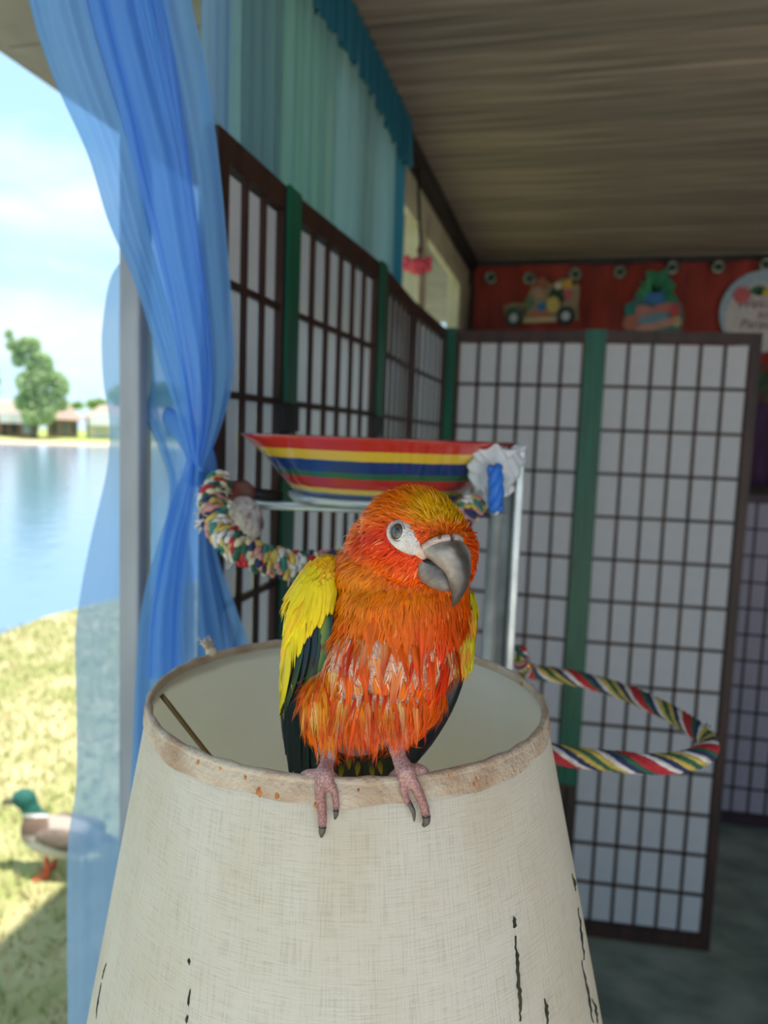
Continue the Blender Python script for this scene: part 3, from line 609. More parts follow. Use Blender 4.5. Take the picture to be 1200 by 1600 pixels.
# crumpled white wrap with blue twist on the post top
M_wrap = mat('white_plastic_wrap', C(228, 230, 234), C(196, 200, 206), 0.3, scale=50, bump=0.5, bscale=60, trans=0.3)
def wfn(u, v):
    a = 2*pi*u; z = v; rr_ = 0.021*(1+0.20*sin(5*a+7*v)+0.13*sin(11*a-13*v))*(1.15-0.45*v)
    q = P(772, 698+72*v, 0.672); return q+r0*rr_*cos(a)+np.array([-sin(yaw), cos(yaw), 0])*rr_*0.6*sin(a)+np.array([0, 0, 0.003*sin(7*a)])
V, F = grid(wfn, 60, 22); obj('plastic_wrap', V, F, M_wrap, st)
M_bluer = mat('blue_rope', C(40, 120, 214), C(28, 96, 186), 0.5, scale=60)
ax = [P(773, 730, 0.654), P(775, 760, 0.652), P(774, 797, 0.655)]
axs = spline(ax, 8); _, T_, N_, B_ = frames(axs)
for s_ in range(3):
    path = [axs[i]+(N_[i]*cos(i*0.42+s_*2.09)+B_[i]*sin(i*0.42+s_*2.09))*0.0032 for i in range(len(axs))]
    V, F = tube(path, 0.0042, 10); obj('blue_twist', V, F, M_bluer, st)
V, F = ellipsoid(P(774, 800, 0.656), (rt*0.004, fw*0.004, up*0.004), 10, 6); obj('wrap_clip', V, F, M_steel, st)
# bowl
hb = bc[2]-ZB
def striped():
    m, t, b = new_mat('striped_glaze'); b.inputs['Roughness'].default_value = 0.12; b.inputs['Coat Weight'].default_value = 0.6; b.inputs['Coat Roughness'].default_value = 0.05
    tcn = t.nodes.new('ShaderNodeTexCoord'); s_ = t.nodes.new('ShaderNodeSeparateXYZ'); t.links.new(tcn.outputs['Object'], s_.inputs[0])
    nn = t.nodes.new('ShaderNodeTexNoise'); nn.inputs['Scale'].default_value = 30; t.links.new(tcn.outputs['Object'], nn.inputs['Vector'])
    ma = t.nodes.new('ShaderNodeMath'); ma.operation = 'MULTIPLY_ADD'; ma.inputs[1].default_value = 0.0016; t.links.new(nn.outputs['Fac'], ma.inputs[0]); t.links.new(s_.outputs['Z'], ma.inputs[2])
    mr = t.nodes.new('ShaderNodeMapRange'); mr.inputs[1].default_value = 0.0; mr.inputs[2].default_value = float(hb); t.links.new(ma.outputs[0], mr.inputs[0])
    r_ = t.nodes.new('ShaderNodeValToRGB'); r_.color_ramp.interpolation = 'CONSTANT'; el = r_.color_ramp.elements
    bands = [(0, (38, 62, 108)), (0.10, (206, 176, 62)), (0.19, (178, 46, 40)), (0.36, (48, 98, 66)), (0.46, (28, 56, 116)), (0.645, (222, 184, 58)), (0.80, (196, 52, 42)), (0.975, (160, 44, 38))]
    el[0].position = 0; el[0].color = (*C(*bands[0][1]), 1); el[1].position = bands[1][0]; el[1].color = (*C(*bands[1][1]), 1)
    for p_, c__ in bands[2:]: k_ = el.new(p_); k_.color = (*C(*c__), 1)
    t.links.new(mr.outputs[0], r_.inputs[0]); t.links.new(r_.outputs[0], b.inputs['Base Color']); return m
bowl = empty('striped_bowl', (bc[0], bc[1], ZB), 'wide glazed bowl with red, yellow, blue and green stripes', 'bowl')
prof = [(0.0, 0.0), (0.080, 0.0), (0.088, 0.003), (0.098, hb*0.25), (0.110, hb*0.5), (0.122, hb*0.72), (0.134, hb*0.9), (BR-0.001, hb*0.965), (BR, hb*0.985), (BR-0.003, hb), (0.130, hb*0.93), (0.115, hb*0.72), (0.098, hb*0.4), (0.080, 0.009), (0.0, 0.007)]
V, F = lathe(prof, 80, (bc[0], bc[1], ZB)); obj('bowl_body', V, F, striped(), bowl)

RC = {k_: mat('rope_'+k_, C(*c_), tuple(v*0.72 for v in C(*c_)), 0.85, scale=120, bump=0.5, bscale=300) for k_, c_ in
      {'red': (188, 44, 54), 'white': (222, 214, 208), 'navy': (44, 52, 96), 'yellow': (204, 176, 84), 'green': (48, 98, 74), 'pink': (212, 146, 138), 'teal': (56, 128, 118), 'cream': (220, 204, 164)}.items()}
def rope(root, pts, R_, cols, pitch, n=None, wob_=0.0, closed=False, seed=1):
    rg = random.Random(seed); pth = spline(pts, 26, closed)
    path, T, N, B = frames(pth); s = 0; S_ = [0]
    for i in range(1, len(path)): s += np.linalg.norm(path[i]-path[i-1]); S_.append(s)
    k_ = len(cols)
    for j, c_ in enumerate(cols):
        q = []; rad = []
        for i in range(len(path)):
            a = 2*pi*(S_[i]/pitch+j/k_); q.append(path[i]+(N[i]*cos(a)+B[i]*sin(a))*R_*0.60*(1+wob_*rg.uniform(-1, 1))); rad.append(R_*(0.46 if k_ <= 8 else 0.30)*(1+wob_*rg.uniform(-.6, .6)))
        V, F = tube(q, rad, 7); obj('strand', V, F, RC[c_], root)
    V, F = tube(path, R_*0.5, 8); obj('rope_core', V, F, RC['green'], root)
ZRO = 1.185
rp_ = [pl(x, y, 2, ZRO) for x, y in ((825, 1047), (890, 1058), (950, 1073), (1010, 1096), (1060, 1122), (1098, 1150), (1106, 1172), (1076, 1188), (1020, 1194), (945, 1188), (875, 1180))]
rp_ = [P(812, 1020, 0.74)]+rp_+[rp_[-1]+np.array([-0.055, 0.012, -0.003])]
rpt = empty('rope_perch', tuple(rp_[6]), 'thin twisted red white navy and yellow rope hoop by paper screen', 'rope perch')
rope(rpt, rp_, 0.0096, ['red', 'red', 'white', 'navy', 'yellow', 'green', 'yellow', 'white', 'navy', 'green'], 0.075, wob_=0.08, seed=4)
mb = MB(); rg = random.Random(9)
for i in range(22):
    q = rp_[6]+np.array([rg.gauss(0, .006), rg.gauss(0, .01), rg.gauss(0, .004)]); e_ = q+np.array([rg.uniform(-.004, .010), rg.uniform(-.006, .006), rg.uniform(-.012, .004)]); mb.add(*tube([q, (q+e_)/2+RNG.normal(0, .001, 3), e_], 0.0005, 4))
tag(mb.build('fray', RC['green'], rpt), kind='stuff')
lp = [P(346, 752, 0.70), P(334, 775, 0.67), P(336, 808, 0.64), P(356, 842, 0.62), P(392, 866, 0.61), P(440, 880, 0.61), P(490, 884, 0.62), P(560, 876, 0.64), P(640, 856, 0.66), P(710, 815, 0.67), P(745, 785, 0.68)]
lpt = empty('rope_perch', tuple(lp[3]), 'thick knotted multicoloured cotton rope sagging below the striped bowl', 'rope perch')
rope(lpt, lp, 0.0100, ['pink', 'green', 'white', 'teal', 'yellow', 'navy', 'red', 'cream'], 0.022, wob_=0.10, seed=8)
# bumpy braid loops round the rope
pth = spline(lp, 14); _, T_, N_, B_ = frames(pth); ck = ['white', 'teal', 'yellow', 'pink', 'navy', 'cream', 'green', 'red', 'white', 'yellow']
cr_ = {}
for i in range(2, len(pth)-2):
    for s_ in range(4):
        a = s_*pi/2+i*0.5; c = ck[(i//2+s_*3) % len(ck)]; p = pth[i]+(N_[i]*cos(a)+B_[i]*sin(a))*0.0104*rg.uniform(.85, 1.12)+T_[i]*rg.uniform(-.002, .002)
        mbb = cr_.setdefault(c, MB()); mbb.add(*ellipsoid(p, (T_[i]*0.0034*rg.uniform(.6, 1.2)+B_[i]*rg.uniform(-.002, .002), (N_[i]*cos(a)+B_[i]*sin(a))*0.0028, (B_[i]*cos(a)-N_[i]*sin(a))*0.0046*rg.uniform(.7, 1.2)), 8, 5))
for c, mbb in cr_.items(): mbb.build('braid_%s' % c, RC[c], lpt)
mb = MB()
for i in range(70):
    q = pth[rg.randrange(4, len(pth)-4)]; d_ = nrm(RNG.normal(0, 1, 3)); mb.add(*tube([q+d_*0.009, q+d_*0.014, q+d_*0.018+np.array([0, 0, -.003])], 0.0004, 4))
for i in range(16):
    q = P(328, 808, 0.635); e_ = q-rt*rg.uniform(.004, .014)-up*rg.uniform(-.004, .012); mb.add(*tube([q+rt*.006, (q+e_)/2, e_], 0.0007, 4))
tag(mb.build('fray', RC['white'], lpt), kind='stuff')
V, F = remeshed(*ellipsoid(P(386, 808, 0.69), (rt*0.016+up*-0.006, fw*0.012, up*0.019), 20, 14), 0.002, 2)
M_knot = mat('grey_maroon_wool', C(196, 188, 186), C(110, 46, 62), 0.95, scale=70, bump=0.8, bscale=260, lo=0.5, hi=0.68)
obj('wool_knot', V+RNG.normal(0, 0.0006, V.shape), F, M_knot, lpt)
V, F = ellipsoid(P(374, 768, 0.70), (rt*0.016, fw*0.010, up*0.010), 14, 8); obj('tie_knot', [v+RNG.normal(0, .0008, 3) for v in V], F, mat('dark_wool', C(96, 84, 70), C(120, 44, 48), 0.95, scale=90), lpt)

# ------------------------------------------------------------------ outdoors
ZL, ZW = -0.30, -0.46
M_lawn = mat('dry_lawn', C(200, 186, 142), C(146, 150, 88), 0.9, scale=3.2, detail=9, lo=0.32, hi=0.66)
def lawn_fn(u, v):
    y = -6+30*v; xs = -4.72+0.16*(y-5.3)*0.9+0.10*sin(y*1.7)+0.05*sin(y*4.1); xr = X0-0.05
    if y > 3.3: xr = 3.0
    x = xr+(xs-0.35-xr)*u
    k_ = min(1, max(0, (x-(xs-0.35))/0.6)); return (x, y, ZW-0.04+(ZL-ZW+0.04)*(k_*k_*(3-2*k_)))
V, F = grid(lawn_fn, 60, 80); lawn = S(obj('ground', V, F, M_lawn)); lawn['label'] = 'sunlit dry lawn running down to the lake'
S(bbox('lake', (-140, -60, ZW-0.3), (80, 140, ZW-0.02), mat('lake_bed', C(96, 120, 130), None, 0.9)))
M_water, t, b = new_mat('lake_water'); b.inputs['Base Color'].default_value = (*C(104, 136, 166), 1); b.inputs['Roughness'].default_value = 0.12; b.inputs['Specular IOR Level'].default_value = 0.9
tcn = t.nodes.new('ShaderNodeTexCoord'); mpn = t.nodes.new('ShaderNodeMapping'); mpn.inputs['Scale'].default_value = (0.6, 0.6, 1); nzw = t.nodes.new('ShaderNodeTexNoise'); nzw.inputs['Scale'].default_value = 3; nzw.inputs['Detail'].default_value = 6
t.links.new(tcn.outputs['Object'], mpn.inputs[0]); t.links.new(mpn.outputs[0], nzw.inputs['Vector']); bp = t.nodes.new('ShaderNodeBump'); bp.inputs['Strength'].default_value = 0.25; bp.inputs['Distance'].default_value = 0.08
t.links.new(nzw.outputs['Fac'], bp.inputs['Height']); t.links.new(bp.outputs[0], b.inputs['Normal'])
V, F = grid(lambda u, v: (-140+220*u, -60+200*v, ZW), 3, 3); S(obj('water', V, F, M_water))
# grass blades on the visible lawn
gv_ = []; gf = []; gc = []
rg = random.Random(2)
for i in range(26000):
    y = rg.uniform(1.0, 7.5); x = rg.uniform(-4.6, -1.0)
    if x < -4.5+0.144*(y-5.3): continue
    a = rg.uniform(0, 6.28); h_ = rg.uniform(0.02, 0.055); wv = 0.006; n_ = len(gv_)
    gv_ += [(x-wv*cos(a), y-wv*sin(a), ZL), (x+wv*cos(a), y+wv*sin(a), ZL), (x+rg.uniform(-.03, .03), y+rg.uniform(-.03, .03), ZL+h_)]; gf.append((n_, n_+1, n_+2))
    c = C(202, 188, 144) if rg.random() < 0.55 else C(144, 156, 92); gc += [c]*3
g = obj('grass', gv_, gf, attr_mat('grass_blade', 0.8, 0.2, 0.3), None, False, gc); tag(g, 'short dry grass blades over the lawn', 'grass', kind='stuff')
# far bank
fd = nrm([ray(60, 690)[0], ray(60, 690)[1], 0]); fr_ = np.array([fd[1], -fd[0], 0])
def far(x, dist, z): q = ray(x, 680); q = q/np.linalg.norm(q[:2]); k_ = (q[:2]@fd[:2]); return np.array([q[0]/k_*dist, q[1]/k_*dist, z])
M_bank = mat('far_lawn', C(176, 188, 96), C(150, 168, 80), 0.9, scale=0.4)
V = [far(-500, 82, ZW-0.2), far(700, 82, ZW-0.2), far(700, 86, 0.0), far(-500, 86, 0.0), far(700, 170, 0.6), far(-500, 170, 0.6)]
S(obj('far_bank', V, [(0, 1, 2, 3), (3, 2, 4, 5)], M_bank)); 
M_sand = mat('bank_sand', C(206, 180, 146), None, 0.9)
V, F = box((0, 0, 0), (1, 1, 1)); S(obj('bank_edge', [far(-500, 81.6, ZW-0.1), far(700, 81.6, ZW-0.1), far(700, 82.6, ZW+0.35), far(-500, 82.6, ZW+0.35)], [(0, 1, 2, 3)], M_sand))
def house(xa, xb, dist, hw, hr, cw, crf, label, gable=None, wins=()):
    a, b = far(xa, dist, 0.1), far(xb, dist, 0.1); cc = (a+b)/2; dirx = nrm(b-a); dp = fd*5
    h_ = empty('house', tuple(cc), label, 'house', 'houses across the lake')
    Q = [a, b, b+dp, a+dp]; V = [q for q in Q]+[q+np.array([0, 0, hw]) for q in Q]
    obj('wall', V, [(0, 1, 5, 4), (1, 2, 6, 5), (2, 3, 7, 6), (3, 0, 4, 7), (4, 5, 6, 7)], mat('house_wall', C(*cw), tuple(v*.85 for v in C(*cw)), 0.9, scale=2), h_, False)
    o_ = 0.6; E0, E1 = a-dirx*o_-fd*o_+np.array([0, 0, hw-0.1]), b+dirx*o_-fd*o_+np.array([0, 0, hw-0.1]); E2, E3 = E1+fd*(5+2*o_), E0+fd*(5+2*o_)
    R0, R1 = (E0+E3)/2+dirx*2+np.array([0, 0, hr]), (E1+E2)/2-dirx*2+np.array([0, 0, hr])
    obj('roof', [E0, E1, E2, E3, R0, R1], [(0, 1, 5, 4), (1, 2, 5), (2, 3, 4, 5), (3, 0, 4), (0, 3, 2, 1)], mat('house_roof', C(*crf), tuple(v*.85 for v in C(*crf)), 0.9, scale=1.5), h_, False)
    for (t0, t1, z0, z1, c) in wins:
        p0, p1 = a+(b-a)*t0-fd*0.06, a+(b-a)*t1-fd*0.06; Q = [p0+np.array([0, 0, z0]), p1+np.array([0, 0, z0]), p1+np.array([0, 0, z1]), p0+np.array([0, 0, z1])]
        obj('window', Q+[q+fd*0.05 for q in Q], [(0, 1, 2, 3), (0, 4, 5, 1), (1, 5, 6, 2), (2, 6, 7, 3), (3, 7, 4, 0)], flat(c), h_, False)
    if gable:
        t0, t1, zt, c = gable; p0, p1 = a+(b-a)*t0-fd*1.2, a+(b-a)*t1-fd*1.2; Q = [p0+np.array([0, 0, hw-.9]), p1+np.array([0, 0, hw-.9]), p1+np.array([0, 0, hw+.1]), (p0+p1)/2+np.array([0, 0, zt]), p0+np.array([0, 0, hw+.1])]
        obj('gable', Q+[q+fd*1.1 for q in Q], [(0, 1, 2, 3, 4), (9, 8, 7, 6, 5)]+[(i, i+5, (i+1) % 5+5, (i+1) % 5) for i in range(5)], flat(c), h_, False)
dk = (74, 78, 84)
house(-60, 58, 90, 2.3, 1.7, (176, 120, 96), (176, 160, 148), 'low brick house with grey roof left of the tall tree', (0.50, 0.92, 2.5, (236, 234, 230)), ((0.52, 0.60, 0, 1.6, dk), (0.64, 0.74, 0.3, 1.7, dk), (0.8, 0.9, 0.3, 1.6, (170, 190, 205)), (0.2, 0.3, 0.4, 1.6, dk)))
house(74, 122, 92, 2.1, 2.4, (150, 128, 118), (178, 152, 138), 'brown house with a pinkish roof behind the tall tree', None, ((0.15, 0.3, 0.3, 1.6, dk), (0.45, 0.7, 0.2, 1.6, (120, 116, 118)), (0.8, 0.92, 0.4, 1.6, dk)))
house(139, 330, 91, 2.4, 1.6, (226, 216, 204), (184, 160, 146), 'cream house with white gable right of the tall tree', (0.0, 0.22, 3.0, (240, 240, 240)), ((0.05, 0.15, 0.2, 1.7, (206, 200, 196)), (0.3, 0.4, .4, 1.6, dk), (0.6, 0.7, .4, 1.6, dk)))
# trees
def tree(x, ybase, ytop, dist, blobs, c1, c2, label, name='tree', n=900, leaf=0.5, group='trees across the lake'):
    b = far(x, dist, 0.1); sc = dist/FPX*1.0
    t_ = empty(name, tuple(b), label, 'tree', group)
    def at(px_, py_, k_=0): q = ray(px_, py_); q = q/(q[:2]@fd[:2]/1)*(dist+k_); return CAMP+q
    top = at(x, (ybase+ytop)/2-10)
    V, F = tube(spline([b+np.array([0, 0, -.3]), (b+top)/2+RNG.normal(0, .15, 3), top], 5), [0.45, .42, .4, .38, .36, .33, .3, .27, .24, .2, .18][:11], 8); obj('trunk', V, F, mat('bark', C(120, 108, 92), C(90, 80, 70), 0.9, scale=3), t_)
    rg = random.Random(x); V = []; F = []; CC = []
    for (bx, by, rx, ry) in blobs:
        for i in range(int(n*rx*ry/500)):
            a = rg.uniform(0, 6.28); rr_ = sqrt(rg.random()); k_ = rg.uniform(-1, 1)*rx*sc; c = at(bx+rx*rr_*cos(a), by+ry*rr_*sin(a), k_*0.7)
            s = leaf*rg.uniform(.5, 1.2); d1 = nrm(RNG.normal(0, 1, 3))*s; d2 = nrm(np.cross(d1, RNG.normal(0, 1, 3)))*s*0.6; q = len(V)
            V += [c-d1, c+d2, c+d1, c-d2]; F += [(q, q+1, q+2, q+3)]; m_ = rg.random(); col = tuple(c1[k2]*(1-m_)+c2[k2]*m_ for k2 in range(3)); CC += [col]*4
    tag(obj('foliage', V, F, M_fol, t_, False, CC), kind='stuff')
M_fol = attr_mat('foliage', 0.7, 0.2, 0.35)
tree(52, 682, 520, 86, ((14, 522, 6, 8), (20, 540, 10, 10), (45, 540, 20, 14), (30, 560, 12, 14), (62, 568, 22, 18), (50, 598, 26, 20), (80, 600, 26, 22), (95, 605, 14, 16), (40, 628, 18, 16), (72, 630, 24, 18), (60, 650, 28, 14), (98, 632, 10, 10)), C(206, 220, 168), C(162, 188, 128), 'tall pale green cypress tree on the far bank', 'cypress_tree', 900, 0.27)
tree(152, 640, 622, 150, ((152, 632, 16, 7), (120, 634, 10, 4)), C(170, 196, 120), C(140, 170, 90), 'small rounded tree behind the far roofs', 'tree', 2500, 0.6)
tree(-40, 682, 540, 116, ((-40, 600, 36, 40),), C(150, 176, 110), C(110, 140, 80), 'broad green tree beyond the brick house', 'tree', 500, 0.8)
tree(230, 640, 560, 120, ((230, 620, 60, 20),), C(150, 176, 110), C(110, 140, 80), 'low spreading trees behind the cream house', 'tree', 300, 0.9)

# ------------------------------------------------------------------ duck
df = pl(74, 1368, 2, ZL); dd_ = proj(df)[2]; dk_s = dd_/FPX
duck = empty('duck', tuple(df), 'mallard drake with green head standing on the sunlit lawn', 'duck')
ru = r0; fu = np.array([-sin(yaw), cos(yaw), 0]); zu = np.array([0, 0, 1.0])
def D(x, y, k_=0): return P(x, y, dd_)+fu*k_*dk_s
mb = MB()
def el(x, y, rx, ry, rz, ang=0, k_=0):
    c = D(x, y, k_); a = radians(ang); A = (rt*cos(a)-up*sin(a))*rx*dk_s; B = (rt*sin(a)+up*cos(a))*ry*dk_s; mb.add(*ellipsoid(c, (A, fu*rz*dk_s, B), 20, 14))
el(95, 1308, 62, 30, 28, 8); el(60, 1296, 26, 30, 22, -20); el(140, 1314, 42, 16, 18, 6); el(50, 1270, 14, 24, 12, -14); el(38, 1248, 19, 15, 14, 10); el(44, 1256, 13, 16, 12)
V, F = remeshed(mb.V, mb.F, 0.005, 6)
cc = []
for v in V:
    x, y, _ = proj(v)
    if y < 1272 and x < 75: c = C(36, 92, 84) if (x*3.7+y*2.1) % 9 < 5 else C(42, 104, 92)
    elif y < 1277 and x < 75: c = C(214, 210, 200)
    elif x < 76 and y < 1306: c = C(112, 92, 78)
    elif y > 1318: c = C(206, 198, 184)
    elif x > 160: c = C(50, 48, 48)
    else: c = C(172, 160, 146)
    cc.append(c)
obj('body', V, F, attr_mat('duck_feathers', 0.7, 0.3, 0, 0.4, 120), duck, True, cc)
V, F = ellipsoid(D(16, 1252), (rt*13*dk_s, fu*8*dk_s, up*5*dk_s), 14, 8); obj('bill', V, F, mat('duck_bill', C(84, 82, 50), None, 0.5), duck)
for k_ in (-13, 13):
    V, F = ellipsoid(D(33, 1244, k_), (rt*2.5*dk_s, fu*2*dk_s, up*2.5*dk_s), 8, 6); obj('eye', V, F, M_dark, duck)
    V, F = ellipsoid(D(112, 1300, k_*1.9), ((rt*46-up*6)*dk_s, fu*6*dk_s, (up*17)*dk_s), 16, 10); obj('wing', V, F, mat('duck_wing', C(140, 122, 108), C(92, 80, 72), 0.7, scale=14, stretch=(1, 1, 3)), duck)
    a = D(78, 1330, k_); bfoot = a.copy(); bfoot[2] = ZL+0.006; fo = bfoot-ru*14*dk_s
    V, F = tube([a, (a+bfoot)/2+ru*0.006, bfoot], [0.010, 0.008, 0.008], 8); obj('leg', V, F, mat('duck_orange', C(214, 96, 52), None, 0.6), duck)
    V = [bfoot+ru*0.012, fo-fu*0.03, fo-ru*.012, fo+fu*0.03, bfoot+ru*0.012+zu*.008, fo-fu*0.03+zu*.004, fo-ru*.012+zu*.004, fo+fu*0.03+zu*.004]
    obj('webbed_foot', V, [(0, 3, 2, 1), (4, 5, 6, 7), (0, 1, 5, 4), (1, 2, 6, 5), (2, 3, 7, 6), (3, 0, 4, 7)], mat('duck_orange', C(214, 96, 52), None, 0.6), duck, False)

# ------------------------------------------------------------------ parrot
par = empty('parrot', tuple(P(570, 1212, 0.335)), 'wet orange, red and yellow parrot perched on the lampshade rim', 'parrot')
def px2m(p, d): return p*d/FPX
class Shape(MB):
    def el(s, x, y, d, rx, ry, rd, ang=0):
        a = radians(ang); A = (rt*cos(a)-up*sin(a))*px2m(rx, d); B = (rt*sin(a)+up*cos(a))*px2m(ry, d)
        s.add(*ellipsoid(P(x, y, d), (A, fw*rd, B), 28, 18))
    def cap(s, pts, n=14, sub=6):
        c = spline([P(x, y, d) for x, y, d, _ in pts], sub); r_ = np.interp(np.linspace(0, 1, len(c)), np.linspace(0, 1, len(pts)), [px2m(q[3], q[2]) for q in pts])
        for i in (0, -1): s.add(*ellipsoid(c[i], [np.eye(3)[k_]*r_[i] for k_ in range(3)], 12, 8))
        s.add(*tube(c, list(r_), n))
# head frame: turned to the picture's right
HC = P(650, 836, 0.346); hy = radians(36)
toward = nrm(np.array([-fw[0], -fw[1], 0])); sideR = np.array([r0[0], r0[1], 0]); UPV = nrm(up*0.6+np.array([0, 0, 0.4]))
HF = nrm(toward*cos(hy)+sideR*sin(hy)); HF = nrm(HF-UPV*(HF@UPV)-UPV*0.10); HS_ = nrm(np.cross(UPV, HF)); HU = np.cross(HF, HS_)   # HS_: bird's left side
def Hd(f_, s_, u_): return HC+(HF*f_+HS_*s_+HU*u_)*0.001
sh = Shape()
sh.add(*ellipsoid(Hd(-2.5, 0, 0.5), (HF*0.0235, HS_*0.0235, HU*0.0205), 30, 20))
sh.add(*ellipsoid(Hd(1, 0, -8), (HF*0.0160, HS_*0.0195, HU*0.016), 24, 16))
sh.el(612, 862, 0.362, 68, 60, 0.024, 20)
sh.el(600, 905, 0.366, 78, 60, 0.025, 20)
sh.el(634, 918, 0.363, 96, 62, 0.0258)
sh.el(700, 868, 0.362, 42, 62, 0.020)
sh.el(628, 942, 0.363, 102, 62, 0.0290)
sh.el(562, 1045, 0.363, 66, 70, 0.029)
sh.el(624, 968, 0.364, 104, 68, 0.031)
sh.el(608, 1020, 0.364, 106, 86, 0.034)
sh.el(590, 1085, 0.364, 104, 70, 0.034)
sh.el(560, 1120, 0.378, 62, 56, 0.026)
sh.cap([(512, 1085, 0.352, 40), (508, 1130, 0.346, 33), (512, 1165, 0.342, 18), (515, 1180, 0.340, 12)])
sh.cap([(652, 1070, 0.352, 42), (638, 1125, 0.346, 32), (622, 1155, 0.342, 17), (618, 1170, 0.340, 12)])
def sd_(x, y): return shade_d(x, y, 0.0012)
# tarsi and toes
def toe(pts): sh.cap(pts, 12, 5)
fl, fr = sd_(500, 1228), sd_(636, 1222)
sh.cap([(515, 1172, 0.341, 12), (511, 1192, 0.338, 11.5), (506, 1212, fl-0.001, 14)])
sh.cap([(618, 1160, 0.341, 12), (624, 1184, 0.338, 12), (634, 1206, fr-0.001, 15)])
def on(x, y, r_): d = sd_(x, y); return (x, y, d-px2m(r_, d)*0.9, r_)
toe([(505, 1210, fl-0.001, 12), on(500, 1232, 9.5), on(502, 1256, 8.5), on(504, 1278, 7.5), on(503, 1294, 6.5)])
toe([(510, 1214, fl-0.001, 9), on(521, 1234, 6.5), on(525, 1254, 5.5), on(525, 1270, 5)])
toe([(500, 1212, fl+0.002, 10), (484, 1210, fl+0.003, 9), (474, 1214, fl+0.006, 8), (472, 1222, fl+0.010, 6)])
toe([(512, 1212, fl+0.002, 9), (524, 1216, fl+0.005, 7), (530, 1224, fl+0.009, 6)])
toe([(635, 1206, fr-0.001, 12), on(648, 1226, 9), on(657, 1246, 8), on(664, 1264, 7.5), on(666, 1277, 7)])
toe([(632, 1208, fr-0.001, 10), on(630, 1228, 7), on(634, 1246, 6), on(638, 1256, 5)])
toe([(640, 1204, fr+0.002, 11), (654, 1202, fr+0.004, 9), (664, 1208, fr+0.008, 8), (666, 1216, fr+0.011, 6)])
toe([(624, 1206, fr+0.003, 9), (614, 1212, fr+0.005, 7), (610, 1218, fr+0.009, 6)])
BV, BF = remeshed(sh.V, sh.F, 0.0009, 4)
bme = mesh(BV, BF, name='skin')
BN = np.array([v.normal[:] for v in bme.vertices]); bvh = BVHTree.FromPolygons([Vector(v) for v in BV], BF)
def hit(x, y):
    h_ = bvh.ray_cast(Vector(CAMP), Vector(nrm(ray(x, y))))
    return (np.array(h_[0]), np.array(h_[1])) if h_[0] is not None else (None, None)

# plumage colours as they lie on the bird (linear)
BL = [  # x, y, rx, ry, colour, weight
    (640, 800, 90, 60, (244, 118, 22), .9), (590, 850, 60, 60, (242, 112, 22), .9), (560, 870, 40, 60, (248, 150, 34), .8),
    (697, 795, 44, 30, (222, 176, 34), 1.0), (668, 790, 30, 24, (228, 172, 32), .9), (720, 812, 22, 22, (206, 160, 34), .9), (690, 826, 20, 16, (216, 120, 22), .7),
    (702, 826, 36, 10, (226, 78, 20), .8), (660, 836, 14, 16, (228, 76, 20), .8),
    (600, 832, 34, 18, (232, 66, 20), .9), (590, 866, 58, 34, (222, 44, 20), 1.0), (640, 890, 40, 34, (226, 62, 22), .9), (582, 842, 26, 10, (214, 38, 34), .8), (610, 905, 40, 24, (236, 84, 20), .7),
    (735, 850, 14, 60, (206, 60, 18), .9), (738, 905, 14, 40, (210, 64, 20), .8),
    (560, 930, 50, 50, (250, 150, 26), .9), (640, 945, 70, 30, (246, 132, 24), .9), (700, 950, 30, 40, (222, 96, 26), .8),
    (600, 990, 60, 30, (244, 120, 22), .8), (690, 1000, 50, 40, (226, 78, 24), .9), (720, 1000, 20, 50, (206, 70, 24), .8),
    (540, 1060, 50, 50, (238, 104, 26), .7), (600, 1080, 60, 60, (232, 88, 28), .6), (500, 1120, 40, 50, (248, 132, 26), .9), (650, 1110, 50, 50, (230, 92, 30), .8)]
BLc = [(x, y, rx, ry, np.array(C(c[0], c[1]*.96, c[2]*.45)), w_) for x, y, rx, ry, c, w_ in BL]
base_c = np.array(C(244, 108, 10))
def plum(x, y):
    c = base_c.copy()
    for bx, by, rx, ry, cc_, w_ in BLc:
        k_ = w_*math.exp(-0.9*(((x-bx)/rx)**2+((y-by)/ry)**2)**1.4); c = c*(1-k_)+cc_*k_
    return c
SKIN = np.array(C(228, 200, 174)); PINK = np.array(C(196, 158, 152)); PINKD = np.array(C(150, 104, 104))
bc_ = []
for v in BV:
    x, y, d = proj(v)
    if y > 1172: k_ = min(1, max(0, (y-1205)/40)); c = PINK*(1-k_)+np.array(C(168, 126, 120))*k_
    else:
        c = plum(x, y)*0.85
        g = math.exp(-(((x-590)/105)**2+((y-1055)/62)**2)**2); c = c*(1-0.88*g)+SKIN*0.88*g
        if y > 1150: k_ = (y-1150)/22; c = c*(1-k_)+PINK*k_
    bc_.append(c)
